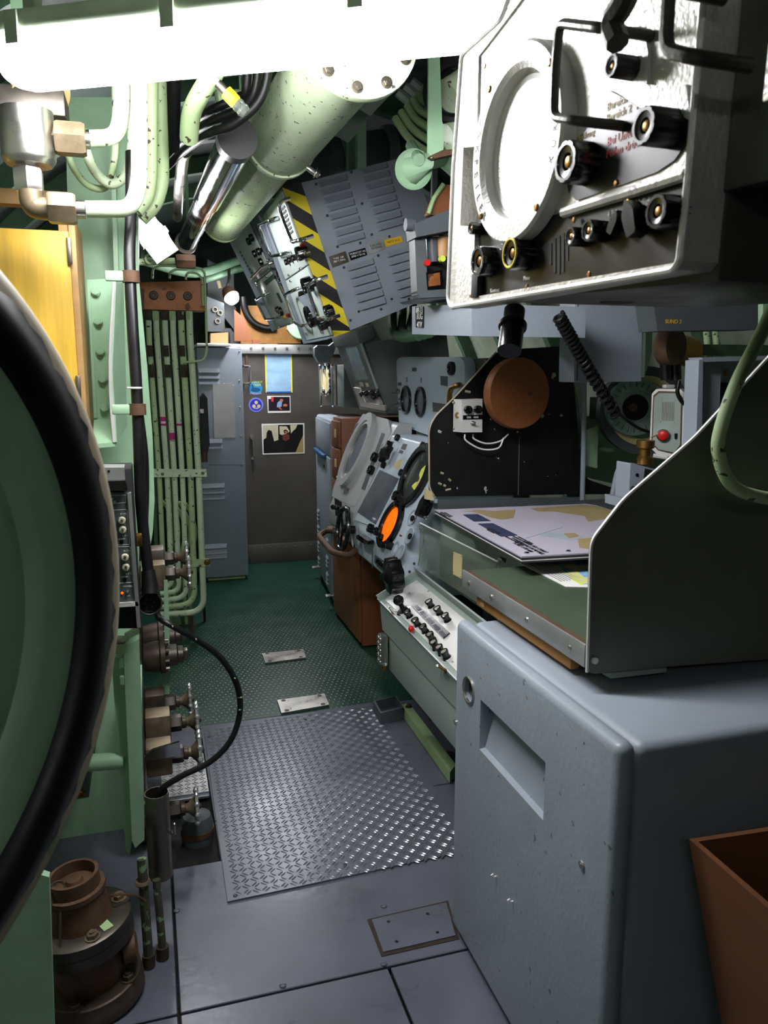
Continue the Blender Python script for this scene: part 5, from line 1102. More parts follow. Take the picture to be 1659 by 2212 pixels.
for px, py, Y, lab in ((402, 1412, 2.98, 'brown flanged plug valve with bolt ring below the pipe bends'), (396, 1372, 3.14, 'dark plug valve behind the bolt-ringed one')):
    c_ = P(px, py, Y=Y); M_ = aim(c_, (1, 0, 0)); t = thing('plug_valve', lab, 'valve', c_-Vector((.15, 0, .06)))
    part('body', B().lathe([(.052, -(c_.x+.0605)), (.06, -.12), (.06, -.10)], 24, M_), 'valve_brown', t); part('flange', B().lathe([(.06, -.10), (.068, -.095), (.068, -.078), (.045, -.075)], 28, M_), 'valve_brown', t); part('spindle', B().lathe([(.042, -.076), (.042, -.035), (.034, -.03), (.034, -.012)], 22, M_), 'steel_dark', t); part('square_head', B().box((-.02, -.02, -.012), (.02, .02, .006), .003, M=M_), 'steel_dull', t)
    for i in range(10): put('stud', shared(('stud', 2), lambda b: b.cyl(.008, .014, seg=8), 'steel_dull'), t, M_ @ Matrix.Rotation(2*PI*i/10, 4, 'Z') @ T(.058, 0, -.078))
pc = thing('supply_manifold', 'dark steel manifold column carrying the handwheel valves', 'manifold', (-.02, 2.8, 0)); 
for x, y0, y1, z0, z1 in ((-.085, 2.40, 2.595, .12, .50), (-.085, 2.66, 2.90, .12, .52), (-.085, 2.92, 3.36, .42, .86)): part('block', B().box((x-.05, y0, z0), (x+.02, y1, z1), .01), 'valve_brown', pc)
part('leg', B().box((-.1, 2.5, .001), (-.07, 2.59, .14)), 'valve_brown', pc); part('riser', B().box((-.1, 2.85, .3), (-.067, 2.95, .6)), 'valve_brown', pc)
gb = thing('support_bracket', 'small green angle bracket supporting the plug valves', 'bracket', P(356, 1500, Y=3.0)-Vector((0, 0, .1))); part('web', B().trace(plY(3.05), [(345, 1480), (366, 1440), (366, 1500), (345, 1510)], -.02, 0), 'green', gb); part('post', B().trace(plY(3.06), [(354, 1255), (362, 1255), (366, 1345), (366, 1545), (357, 1545)], -.02, 0), 'green', gb)
wp = thing('deck_stub', 'dark round pump housing sunk in the deck pit', 'pump', (.09, 2.56, -.028)); part('drum', B().lathe([(.052, 0), (.054, .02), (.053, .07), (.046, .095), (.02, .105), (0, .106)], 28, T(.092, 2.52, -.027)), 'grey_dark', wp); part('collar', B().ring(.056, .05, .03, .05, T(.092, 2.52, -.027), 28), 'rust', wp)
# ---- pipe bank
pb = thing('valve_block', 'orange-brown bronze valve block with three screw heads over the pipe bank', 'manifold', (.16, 4.66, 1.9)); by = plY(4.6)
part('block', B().trace(by, [(300, 610), (442, 606), (444, 671), (300, 668)], -.13, 0, .012), 'bronze_block', pb); part('end_plate', B().trace(by, [(297, 622), (312, 624), (312, 668), (300, 672)], -.1, .02), 'rust', pb)
for px in ((332, 638), (369, 639), (405, 640)): s_ = part('screw_head', B().lathe([(.024, 0), (.024, .012), (.02, .018), (.012, .018), (.010, .012), (0, .012)], 24, by.M(*px)), 'valve_brown', pb)
def bank(k, pts, r, m='pipe_lime', fit=None):
    t = thing('vertical_pipe', ['thinnest pipe of the bank, next to the green hull frame', 'second pipe of the bank with a magenta tape band', 'third pipe of the bank with a wide magenta band', 'fourth pipe of the bank with a small magenta mark', 'fifth thicker pipe of the bank with brown union', 'thickest pale pipe of the bank beside the grey locker'][k], 'pipe', P(pts[-1][0], pts[-1][1], Y=4.6)); 
    part('pipe', B().tube(fil([P(x, y, Y=4.60+(.0 if i < len(pts)-1 else .0)) for i, (x, y) in enumerate(pts)], .10, 8), r, 12), m, t); return t
xs0 = (320, 337, 356, 373, 391, 409); xs1 = (331, 348, 366, 383, 401, 419); xs2 = (345, 362, 378, 395, 412.5, 430); yb = (1250, 1264, 1278, 1292, 1307, 1323)
xs3 = (353, 371, 387, 403, 421, 441)
for k in range(6):
    pts = [(xs0[k], 673), (xs0[k]+1, 720), (xs1[k], 850), (xs2[k], 1043), (xs3[k], yb[k] if k else 1235)]
    if k: pts.append((346, yb[k]+4))
    t = bank(k, pts, (.0145, .0155, .0155, .0155, .0175, .0185)[k], 'pipe_pale' if k % 2 == 1 or k == 2 else 'pipe_lime')
    
    if k == 5: part('foot', B().box((.17, 4.58, .003), (.20, 4.62, P(400, yb[5], Y=4.6).z-.018)), 'valve_brown', t)
    part('union_nut', B().hexa(.0205, .05, aim(P(xs0[k], 692, Y=4.6), (0, 0, 1))), 'pipe_lime' if k in (1, 3, 5) else 'valve_brown', t)
    if k in (0, 2, 4): part('union_nut', B().hexa(.0215, .06, aim(P(xs1[k]-8, 770, Y=4.59), (0, 0, 1))), 'valve_brown', t); part('union_nut', B().hexa(.0215, .07, aim(P(xs1[k]-3, 815, Y=4.59), (0, 0, 1))), 'valve_brown', t)
    for kk, y, hh in ((1, 905, .025), (1, 917, .012), (2, 942, .04), (3, 917, .012)):
        if kk == k: part('tape_band', B().ring(.0166, .0154, -hh/2, hh/2, aim(P(xs1[k]+(xs2[k]-xs1[k])*(y-850)/193, y, Y=4.6), (.0, 0, 1)), 14), 'magenta', t)
cl_ = thing('pipe_clamp', 'pale painted clamp bar across the pipe bank at mid height', 'clamp', P(390, 1021, Y=4.57)); part('bar', B().trace(plY(4.575), [(330, 1013), (446, 1014), (447, 1030), (331, 1031)], -.008, .0), 'pipe_pale', cl_)
for px in ((351, 1024), (438, 1022)): screw(cl_, plY(4.575).M(*px), .009, 'steel_dull')
cl2 = thing('pipe_clamp', 'short brass-coloured clamp bar low on the two thickest pipes', 'clamp', P(435, 1216, Y=4.57)); part('bar', B().trace(plY(4.575), [(413, 1209), (453, 1207), (454, 1223), (414, 1225)], -.008, 0), 'pipe_lime', cl2); hexbolt(cl2, plY(4.575).M(447, 1215), .014, 'brass')
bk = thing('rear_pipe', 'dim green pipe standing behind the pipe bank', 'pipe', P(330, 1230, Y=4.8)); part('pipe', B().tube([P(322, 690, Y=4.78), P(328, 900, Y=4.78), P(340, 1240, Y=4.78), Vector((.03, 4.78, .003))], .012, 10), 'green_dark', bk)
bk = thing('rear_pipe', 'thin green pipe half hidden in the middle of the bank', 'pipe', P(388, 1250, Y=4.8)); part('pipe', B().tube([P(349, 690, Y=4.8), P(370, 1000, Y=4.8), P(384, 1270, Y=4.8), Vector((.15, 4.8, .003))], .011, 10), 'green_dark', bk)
for j in range(5):
    t = thing('rear_hose', 'dark striped hose curving behind the lower pipe bank', 'hose', P(380+j*8, 1180, Y=4.85), 'striped hoses behind the pipe bank'); part('tube', B().tube(spl([P(345+j*14, 1075+j*3, Y=4.85), P(368+j*12, 1110+j*2, Y=4.88), P(374+j*12, 1160, Y=4.86), P(364+j*11, 1225, Y=4.85), Vector((.07+j*.032, 4.86, .004))], 6), .010, 8), 'lime_dim', t)
# small bore pipes over the block
for lab, pts in (('long thin green pipe arching over the bronze block and down past it', [(329, 602), (330, 580), (345, 574), (372, 574), (400, 576), (435, 580), (442, 590), (444, 640), (447, 760), (440, 779), (395, 783)]), ('thin green pipe arching from the centre of the bronze block', [(366, 602), (367, 588), (378, 582), (405, 582)]), ('short thin green pipe curving off the block end towards the locker', [(401, 604), (402, 594), (408, 588), (425, 590), (436, 600), (439, 660)])):
    t = thing('small_pipe', lab, 'pipe', P(pts[0][0], pts[0][1], Y=4.63)); part('pipe', B().tube(fil([P(x, y, Y=4.565) for x, y in pts], .04), .0065, 8), 'pipe_lime', t)
t = thing('control_unit', 'black upright control unit beside the pipe bank and locker', 'control unit', P(443, 1000, Y=4.75)); part('case', B().trace(plY(4.7), [(434, 858), (440, 850), (448, 860), (453, 960), (447, 985), (436, 985)], -.12, 0), 'black_matte', t); part('fitting', B().cyl(.018, .06, aim(P(442, 998, Y=4.7), (0, 0, 1)), 12), 'valve_brown', t); part('post', B().box((.275, 4.88, .003), (.29, 4.90, 1.2)), 'black_matte', t); part('catch', B().box((-.01, -.01, -.012), (.01, .004, .012), M=T(P(436, 888, Y=4.68))), 'steel', t)
# ================================================================== OVERHEAD
ov = thing('overhead_tray', 'grey-green overhead panel that carries the long fluorescent lamp', 'panel', (.1, 1.7, 2.4)); part('panel', B().box((-.55, 1.2, 2.415), (.36, 2.04, 2.435)), 'hull', ov)
for x, z in ((-.3, 2.58), (.2, 2.8)): part('stay', B().box((x-.02, 1.7, 2.435), (x+.02, 1.74, z)), 'hull', ov)
# ---- lamp near the pipe bank
fluoro('fluorescent_lamp', 'short glowing lamp hanging above the pipe bank', P(306, 474, Y=3.8), P(360, 549, Y=3.8), .060, 'lamp_glass_mid', up=Vector((-.55, .35, .76)), clips=(.5,), mh=.35)
l2 = thing('lamp_stem', 'green pipe bar holding the short lamp above the bronze block', 'pipe', P(340, 563, Y=3.9)); part('bar', B().tube([P(296, 566, Y=3.95), P(378, 564, Y=3.95)], .016, 10), 'pipe_lime', l2); part('hanger', B().box((-.01, .017, 0), (.01, .03, .75), M=T(P(310, 566, Y=3.95))), 'green_dark', l2); part('eye', B().torus(.02, .006, aim(P(324, 560, Y=3.92), (0, -1, 0)), 18, 6), 'pipe_lime', l2); part('coupling', B().hexa(.035, .09, aim(P(380, 564, Y=3.95), (1, 0, 0))), 'rust', l2); 
fluoro('fluorescent_lamp', 'fluorescent lamp over the far aisle hidden behind the pale equipment bay', (.87, 5.5, 2.25), (.87, 6.3, 2.25), .06, 'lamp_glass_far', clips=(.2, .8), mh=.52)
fluoro('fluorescent_lamp', 'fluorescent lamp over the rear end of the room behind the hatch', (-.62, -.75, 2.10), (.02, -.75, 2.10), .055, 'lamp_glass_rear', clips=(.2, .8), mh=.30)
# ---- main ventilation duct
d0, d1 = Vector((.535, 1.99, 2.365)), Vector((.412, 4.22, 2.315)); dd = (d1-d0).normalized()
du = thing('ventilation_duct', 'large pale green ventilation duct running under the overhead', 'duct', (d0+d1)/2); q_ = lambda t: d0+(d1-d0)*t
part('near_section', B().tube([q_(0), q_(.2), q_(.38)], .118, 32), 'pipe_pale', du, 60); part('far_section', B().tube([q_(.38), q_(.96), q_(1)], .099, 32), 'pipe_lime', du, 60)
part('flange', B().lathe([(.12, -.014), (.152, -.014), (.154, 0), (.152, .014), (.098, .014), (.096, -.01)], 44, aim(d0, -dd), caps=False), 'pipe_pale', du); part('cover', B().lathe([(.1, .0), (.06, .006), (0, .008)], 36, aim(d0, -dd), caps=False), 'pipe_pale', du)
for i in range(10): hexbolt(du, aim(d0, -dd) @ Matrix.Rotation(2*PI*i/10+.25, 4, 'Z') @ T(.127, 0, .014), .011, 'steel_dull')
part('clamp_band', B().ring(.125, .112, -.012, .012, aim(q_(.385), dd), 40), 'pipe_pale', du); cbp = q_(.385)+Vector((.10, 0, -.085)); 
part('clamp_lug', B().box((-.012, -.008, -.025), (.012, .008, .025), .003, M=aim(cbp, (1, 0, -.6))), 'steel', du); hexbolt(du, aim(cbp+Vector((.02, 0, -.01)), (1, 0, -.4)), .014, 'steel')
part('end_flange', B().lathe([(.097, -.01), (.104, -.01), (.104, .01), (.097, .01)], 36, aim(q_(.985), dd)), 'pipe_lime', du)
for t_ in (.12, .7): part('hanger', B().box((-.008, -.03, 0), (.008, .03, .5), M=T(q_(t_)+Vector((0, 0, .10)))), 'green', du)
def run(name, lab, cat, pts, r, m, seg=12, fr=.08, grp=None, kind='fil', loc=None):
    """a pipe or cable given by pixel + depth stations"""
    w_ = [P(x, y, Y=Y) for x, y, Y in pts]; path = fil(w_, fr) if kind == 'fil' else spl(w_, 7)
    t = thing(name, lab, cat, loc or w_[-1], grp); part('pipe' if cat == 'pipe' else 'sheath', B().tube(path, r, seg), m, t, 60); return t, w_
# ---- chrome periscope-drive cylinder
cA_, cB_ = P(513, 300, Y=2.52), P(402, 525, Y=4.6); cd_ = (cB_-cA_).normalized()
cy = thing('chrome_cylinder', 'polished chrome cylinder slung beside the ventilation duct', 'cylinder', (cA_+cB_)/2)
part('barrel', B().tube([cA_, cA_+cd_*.9], .056, 28), 'chrome', cy, 60); part('sleeve', B().tube([cA_-cd_*.012, cA_+cd_*.05], .0605, 24), 'rubber', cy); part('rod', B().tube([cA_+cd_*.9, cB_], .050, 28), 'chrome', cy, 60); part('end_cap', B().ring(.06, .05, -.02, .02, aim(cB_, cd_), 28), 'steel_dull', cy)
for t_ in (.45, 1.9): part('hanger', B().box((-.008, -.02, 0), (.008, .02, .56), M=T(cA_+cd_*t_+Vector((0, 0, .045)))), 'green', cy)
t, w_ = run('bright_pipe', 'short bright metal pipe beside the chrome cylinder', 'pipe', [(397, 330, 3.3), (388, 400, 3.7), (383, 470, 4.2)], .024, 'steel'); part('cap', B().cyl(.03, .03, aim(w_[0], w_[0]-w_[1]), 16), 'steel_dull', t); part('hanger', B().box((-.008, -.008, 0), (.008, .008, .7), M=T(w_[1])), 'green', t)
# ---- pale pipes and fittings at upper left
run('bent_pipe', 'pale green pipe bending up from the upper steel union', 'pipe', [(194, 300, 2.1), (252, 298, 2.1), (264, 240, 2.1), (262, 90, 2.1), (262, -40, 2.1)], .0195, 'pipe_pale', fr=.07)
t, w_ = run('bent_pipe', 'pale green pipe bending up from the lower steel union with a purple band', 'pipe', [(186, 452, 2.07), (285, 452, 2.07), (301, 395, 2.07), (301, 160, 2.07), (299, -40, 2.07)], .0195, 'pipe_pale', fr=.09); part('purple_band', B().tube([P(301, 195, Y=2.07), P(300, 150, Y=2.07)], .0199, 12), 'purple_tone', t)  # short purple band of colour around the upright pipe
run('bent_pipe', 'greyish green pipe behind the purple-banded pipe', 'pipe', [(296, 455, 2.36), (318, 430, 2.36), (325, 380, 2.36), (326, 160, 2.3), (326, -60, 2.26)], .0185, 'pipe_lime', fr=.06); run('bent_pipe', 'greyish green pipe furthest from the unions running up beside black cables', 'pipe', [(306, 474, 2.5), (338, 442, 2.5), (352, 390, 2.5), (344, 170, 2.42), (342, -60, 2.38)], .0195, 'pipe_lime', fr=.06)
run('sagging_pipe', 'thin pale pipe hanging in a loop below the upper union', 'pipe', [(178, 280, 2.27), (184, 320, 2.27), (205, 370, 2.27), (240, 398, 2.27), (270, 378, 2.27), (284, 330, 2.27), (286, 240, 2.27), (284, 60, 2.27)], .0125, 'pipe_pale', kind='spl'); run('sagging_pipe', 'thinner brownish pipe looping beside the pale looped pipe', 'pipe', [(146, 330, 2.3), (160, 365, 2.3), (190, 400, 2.3), (228, 404, 2.3), (246, 350, 2.3), (250, 300, 2.3), (248, 150, 2.3), (248, 60, 2.3)], .009, 'pipe_lime', kind='spl')
hyd = thing('hydraulic_cylinder', 'brushed steel hydraulic cylinder with elbow fittings above the yellow cupboard', 'cylinder', P(62, 360, Y=2.1)); hx = P(60, 300, Y=2.1); zt1, zt0 = P(60, 240, Y=2.1).z, P(60, 358, Y=2.1).z
part('barrel', B().lathe([(.050, zt0), (.058, zt0+.010), (.060, zt0+.016), (.060, zt1)], 32, T(hx.x, 2.1, 0)), 'steel', hyd, 50); part('head', B().box((hx.x-.11, 2.115, zt1), (hx.x+.085, 2.24, zt1+.06), .004), 'steel_dark', hyd); part('brown_disc', B().cyl(.075, .01, aim(P(84, 205, Y=2.17), (.5, -.55, -.7)), 32), 'card', hyd)
part('upper_union', B().hexa(.026, .036, aim(P(98, 297, Y=2.1), (1, 0, 0))), 'steel_dull', hyd); part('upper_nut', B().hexa(.040, .068, aim(P(119, 298, Y=2.1), (1, 0, 0))), 'valve_brass', hyd); part('upper_ferrule', B().cyl(.022, .022, aim(P(173, 300, Y=2.1), (1, 0, 0)), 16), 'steel', hyd)
part('lower_nut', B().hexa(.023, .042, aim(P(60, 378, Y=2.1), (0, 0, 1))), 'steel', hyd); part('lower_nut', B().hexa(.035, .054, aim(P(64, 416, Y=2.09), (0, 0, 1))), 'steel', hyd); part('elbow', B().tube(fil([P(66, 412, Y=2.08), P(68, 448, Y=2.08), P(108, 452, Y=2.075)], .035), .026, 12), 'valve_brass', hyd); part('elbow_nut', B().hexa(.038, .062, aim(P(104, 449, Y=2.07), (1, 0, 0))), 'valve_brass', hyd); part('elbow_ferrule', B().cyl(.021, .03, aim(P(155, 452, Y=2.07), (1, 0, 0)), 16), 'steel', hyd)
part('hanger', B().box((hx.x-.02, 2.14, zt1+.06), (hx.x+.02, 2.18, 2.56)), 'green', hyd)
# ---- more overhead pipes and cables
run('overhead_pipe', 'stout green pipe elbow rising behind the looped pipes', 'pipe', [(408, 300, 2.32), (412, 240, 2.24), (440, 190, 2.16), (474, 140, 2.12), (474, 10, 2.1)], .025, 'pipe_lime', fr=.15)
t, w_ = run('overhead_pipe', 'green pipe with collar hanging next to the duct', 'pipe', [(470, 215, 2.6), (535, 212, 2.6), (552, 185, 2.6), (556, 120, 2.55), (556, 20, 2.5)], .026, 'pipe_lime', fr=.07); part('collar', B().ring(.033, .024, -.012, .012, aim(P(556, 160, Y=2.57), (0, 0, 1)), 20), 'pipe_pale', t)
run('overhead_pipe', 'horizontal green pipe crossing behind the bent pipes', 'pipe', [(120, 160, 2.8), (400, 150, 2.8), (540, 140, 2.8)], .03, 'green_dark')
bl = thing('indicator_lamp', 'small tilted brass lamp with glass cap beside the duct', 'lamp', P(490, 200, Y=2.08)); bm_ = aim(P(470, 180, Y=2.08), P(525, 238, Y=2.08)-P(470, 180, Y=2.08)); part('base', B().cyl(.011, .025, bm_, 14), 'steel_dull', bl); part('body', B().hexa(.017, .035, bm_ @ T(0, 0, .025)), 'yellow_plate', bl); part('glass', B().lathe([(.015, .06), (.0175, .067), (.015, .074), (.0175, .081), (.013, .092), (0, .095)], 16, bm_), 'perspex', bl); part('stem', B().tube([P(470, 180, Y=2.08), P(455, 160, Y=2.08), P(452, 100, Y=2.06)], .01, 8), 'green', bl)
for i, lab in enumerate(('uppermost black cable sagging behind the chrome cylinder', 'middle black cable sagging behind the chrome cylinder', 'lowest black cable sagging behind the chrome cylinder')):
    run('cable', lab, 'cable', [(350, 372-i*26, 2.9+i*.04), (390, 332-i*25, 2.75+i*.04), (450, 290-i*24, 2.42+i*.04), (515, 262-i*26, 2.32+i*.05), (572-i*20, 190, 2.27+i*.05), (584-i*22, 20, 2.22+i*.05)], .0125, 'rubber', kind='spl')
run('cable', 'black conduit hanging straight beside the grey-green pipes', 'cable', [(372, 320, 2.6), (372, 240, 2.5), (378, 120, 2.4)], .022, 'rubber')
t, w_ = run('overhead_pipe', 'dark flanged pipe above the striped rack', 'pipe', [(590, 392, 4.08), (720, 335, 4.08), (860, 312, 4.08), (1010, 285, 4.08)], .085, 'grey_dark', seg=24); part('coupling', B().tube([P(735, 333, Y=4.08), P(775, 326, Y=4.08)], .1, 24), 'rack_grey', t); part('coupling', B().tube([P(830, 317, Y=4.08), P(850, 314, Y=4.08)], .1, 24), 'rack_grey', t)
C9 = px_crop(680, 60, .217); oy = plY(2.65)
for lab, l in (('pale grey junction box under the duct nearest the rack', [(100, 880), (370, 600), (600, 800), (410, 1060)]), ('pale grey junction box between duct flange and cable glands', [(370, 590), (780, 350), (950, 450), (650, 770)])):
    JY = 3.05 if 'nearest' in lab else 2.7; t = thing('junction_box', lab, 'junction box', P(*C9([l[3]])[0], Y=JY)); part('box', B().trace(plY(JY), C9(l), -.12, 0, .006), 'grey_green', t); part('stay', B().box((-.01, -.01, 0), (.01, .01, .5), M=T(P(*C9([l[1]])[0], Y=JY+.07)+Vector((0, 0, -.03)))), 'green_dark', t)
for i in range(6):
    x, y = (820+i*70, 640-i*55) if i < 3 else (960+(i-3)*80, 720-(i-3)*70)
    t = thing('cable_gland', 'short grey cable gland in a row beside the junction boxes', 'gland', P(*C9([(x, y)])[0], Y=2.95), 'cable glands by the junction boxes'); part('gland', B().hexa(.017, .06, aim(P(*C9([(x, y)])[0], Y=2.95+.05*(i//3)), (.8, 0, -.5))), 'grey_green', t)
for i in range(6):
    a, b_ = (800+i*60, 900-i*60), (1060+i*25, 1200-i*110)
    run('bundle_cable', 'grey-green cable in the diagonal bundle above the rack', 'cable', [(*C9([a])[0], 2.9), (*C9([((a[0]+b_[0])/2-20, (a[1]+b_[1])/2+15)])[0], 2.85), (*C9([b_])[0], 2.8), (*C9([(b_[0]+260, b_[1]+140)])[0], 2.75)], .014, 'lime_dim', kind='spl', grp='diagonal cable bundle over the rack')
fd = thing('hanging_valve', 'green painted valve with round dish cover hanging over the rack', 'valve', P(905, 370, Y=2.6)); fm = aim(P(893, 366, Y=2.6), (-.5, -.75, -.3)); part('dish', B().lathe([(.062, -.012), (.064, 0), (.05, .008), (.018, .01), (.016, .025), (0, .026)], 32, fm), 'green', fd, 50); part('neck', B().tube([fm @ Vector((0, 0, -.01)), P(925, 348, Y=2.54), P(955, 340, Y=2.65)], .03, 14, rr=[.05, .026, .03]), 'green', fd); part('stem', B().tube([P(905, 345, Y=2.54), P(888, 315, Y=2.7)], .02, 10), 'green', fd); part('pipe', B().tube(fil([P(955, 340, Y=2.65), P(1000, 380, Y=2.65), P(1020, 470, Y=2.65)], .1), .028, 12), 'green', fd)
sh = thing('hanger_strap', 'light green strap hanger in front of a black ring by the radar', 'hanger', P(940, 335, Y=2.3)); part('strap', B().trace(plY(2.3), [(926, 120), (950, 120), (955, 262), (958, 270), (958, 325), (934, 341), (925, 330)], -.01, 0), 'green', sh); part('toe', B().trace(plY(2.3), [(930, 336), (958, 323), (985, 322), (985, 332), (940, 342)], -.03, .004), 'rust', sh)
br_ = thing('rubber_ring', 'black rubber ring and green drum behind the strap hanger', 'pipe fitting', P(960, 260, Y=2.35)); part('ring', B().torus(.085, .022, aim(P(985, 195, Y=2.4), (-.6, -.8, -.1)), 36, 10), 'rubber', br_); part('drum', B().tube([P(970, 215, Y=2.42), P(1040, 170, Y=2.42)], .06, 20), 'pipe_pale', br_); part('lower_drum', B().tube([P(968, 300, Y=2.42), P(1005, 285, Y=2.42)], .045, 18), 'pipe_pale', br_); part('stay', B().box((-.015, -.015, 0), (.015, .015, .5), M=T(P(1010, 190, Y=2.42))), 'green', br_)
lb_ = thing('leather_pad', 'worn brown leather pad wedged above the black printer', 'pad', P(950, 460, Y=2.75)); part('pad', B().trace(plY(2.7), [(926, 462), (940, 425), (958, 398), (978, 400), (985, 455), (935, 465)], -.05, 0, .02), 'wood_brown', lb_); part('edge', B().tube(spl([P(x, y, Y=2.69) for x, y in ((926, 462), (938, 428), (958, 398))], 5), .008, 6), 'lime_dim', lb_)
# ---- printer unit and blue box under it
pr = thing('printer_unit', 'dark grey printer unit with orange window beside the striped rack', 'printer', P(950, 640, Y=2.6)); pp = plY(2.5); C10 = px_crop(860, 200, .217)
part('side_wall', B().trace(pp, C10([(165, 1430), (275, 1450), (295, 1975), (190, 2010)]), -.06, 0), 'grey_dark', pr); part('top_cover', B().trace(pp, C10([(160, 1310), (690, 1080), (715, 1100), (720, 1330), (180, 1440)]), -.06, .03), 'grey_dark', pr); part('base', B().trace(pp, C10([(190, 1975), (500, 1955), (900, 1940), (900, 2010), (220, 2045)]), -.06, .01), 'grey_dark', pr); part('back', B().trace(pp, C10([(270, 1440), (900, 1400), (900, 1980), (290, 1985)]), -.2, -.06), 'black_matte', pr); part('lower_tray', B().trace(pp, C10([(200, 2040), (900, 2010), (900, 2030), (240, 2060)]), -.2, -.0), 'rack_grey', pr)
part('paper_roll', B().tube([P(*C10([(330, 1450)])[0], Y=2.54), P(*C10([(345, 1690)])[0], Y=2.54)], .02, 12), 'glass_grey', pr); part('paper_roll', B().tube([P(*C10([(440, 1440)])[0], Y=2.54), P(*C10([(440, 1640)])[0], Y=2.54)], .022, 12), 'card', pr)
part('window_frame', B().trace(pp, C10([(280, 1790), (440, 1765), (450, 1950), (295, 1975)]), -.02, .004), 'black_gloss', pr); part('window', B().trace(pp, C10([(300, 1810), (415, 1790), (422, 1915), (305, 1930)]), .003, .006), 'bronze_block', pr)
for x, y, m in ((275, 1700, 'red'), (425, 1660, 'ink_lime')): part('button', B().cyl(.010, .02, pp.M(*C10([(x, y)])[0], -.005), 14), m, pr)
part('cover_bolt', B().hexa(.012, .012, pp.M(*C10([(655, 1190)])[0], .04)), 'steel', pr); part('corner_knob', B().cyl(.02, .03, aim(P(*C10([(160, 1320)])[0], Y=2.5), (-1, 0, 0)), 14), 'grey_dark', pr)
bb = thing('junction_box', 'long pale blue box with nameplate hanging under the printer unit', 'junction box', P(1020, 725, Y=2.3)); f0, f1_, = [P(890, 662, Y=2.83), P(1019, 656, Y=2.3), P(1019, 726, Y=2.3), P(890, 722, Y=2.83)], Vector((.40, 0, 0))
part('box', B().hull8(f0, [p+f1_ for p in f0]), 'grey_blue', bb); bpl = PL(f0[0], f0[1]-f0[0], (0, 0, 1)); part('nameplate', B().trace(bpl, [(897, 663), (914, 662), (914, 708), (898, 707)], 0, .003), 'black_gloss', bb); text('lettering', '08-33', .03, bpl.M(906, 671, .0035, PI/2*0), 'ink_white', bb); text('lettering', 'BUG\n4TV', .03, bpl.M(906, 693, .0035), 'ink_white', bb)
for x in (1.05, 1.4): part('hanger', B().box((x-.01, 2.832, 1.70), (x+.01, 2.85, 2.7)), 'grey_dark', bb)
gc = thing('hose_bundle', 'dark green ribbed hoses drooping beneath the striped rack', 'hose', P(870, 725, Y=3.0))
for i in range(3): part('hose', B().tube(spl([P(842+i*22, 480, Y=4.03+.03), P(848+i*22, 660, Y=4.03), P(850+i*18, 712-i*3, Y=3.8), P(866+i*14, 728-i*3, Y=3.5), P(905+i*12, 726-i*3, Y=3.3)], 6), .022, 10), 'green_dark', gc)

# ================================================================== RIGHT HULL SIDE
SY = 2.916
bpn = thing('shield_plate', 'chipped black steel screen plate standing behind the chart table', 'panel', (1.55, SY, 1.02)); by_ = plY(SY); C4 = px_crop(920, 640, .4455)
part('plate', B().trace(by_, C4([(15, 740), (15, 640), (45, 580), (135, 495), (350, 260), (700, 240), (760, 880), (1000, 960), (760, 960), (40, 972), (18, 945)]), -.012, 0, .05, 6), 'black_chipped', bpn); part('worn_edge', B().tube(fil([by_.hit(*p, .002) for p in C4([(40, 968), (17, 930), (15, 640), (45, 580), (135, 495), (340, 270)])], .05), .0035, 6), 'cream', bpn); part('foot_bracket', B().trace(by_, C4([(0, 930), (30, 950), (40, 990), (0, 985)]), 0, .02), 'label_cream', bpn); part('seam', B().trace(by_, C4([(452, 680), (456, 680), (450, 965), (446, 965)]), 0, .002), 'grey_dark', bpn)
part('base_strip', B().trace(by_, C4([(60, 985), (760, 975), (760, 1030), (60, 1040)]), -.012, .0), 'grey_dark', bpn)
for x0, y0, x1, y1 in ((190, 460, 215, 465), (95, 940, 120, 935), (85, 915, 95, 920), (70, 855, 85, 860), (110, 885, 120, 895), (60, 905, 75, 912)): part('paint_chip', B().tube([by_.hit(*C4([(x0, y0)])[0], .001), by_.hit(*C4([(x1, y1)])[0], .001)], .005, 5), 'cream', bpn)
dc = thing('round_cover', 'large reddish-brown round cover disc in front of the black screen', 'cover', P(1122, 935, Y=SY-.12)); dm = plY(SY-.12).M(1124, 850); k = 82*(SY-.07)/FPX
part('disc', B().lathe([(k*.99, -.05), (k, -.04), (k, -.006), (k*.98, 0), (0, .0)], 56, dm @ Matrix.Rotation(.12, 4, 'Y')), 'copper_disc', dc, 40)
for px in ((1106, 852), (1146, 851)): part('pin_hole', B().cyl(.006, .003, plY(SY-.121).M(*px), 12), 'rust', dc)
for px in ((1060, 906), (1118, 933), (1186, 895)): screw(dc, plY(SY-.121).M(*px), .004, 'rust')
part('spacer', B().cyl(.03, .06, T(P(1124, 850, Y=SY-.075)) @ Matrix.Rotation(-PI/2, 4, 'X'), 14), 'black_matte', dc)
kb2 = thing('switch_box', 'small silver box with two black knobs on the black screen edge', 'switch box', P(1010, 935, Y=SY-.04)); ky = plY(SY-.065); C11 = px_crop(840, 750, .1326)
part('box', B().trace(ky, C11([(1190, 855), (1525, 840), (1520, 1385), (1195, 1390)]), -.058, 0), 'silver_light', kb2); part('side', B().hull8([P(*C11([p])[0], Y=Y) for p, Y in (((1055, 845), SY-.015), ((1188, 855), SY-.064), ((1192, 1388), SY-.064), ((1045, 1375), SY-.015))], [P(*C11([p])[0], Y=Y)+Vector((.04, .001, 0)) for p, Y in (((1055, 845), SY-.015), ((1188, 855), SY-.064), ((1192, 1388), SY-.064), ((1045, 1375), SY-.015))]), 'silver_light', kb2)
for x, y in ((1310, 1020), (1470, 1015)): knob(kb2, ky.M(*C11([(x, y)])[0], .02) @ T(0, 0, -.02), .016, .02)
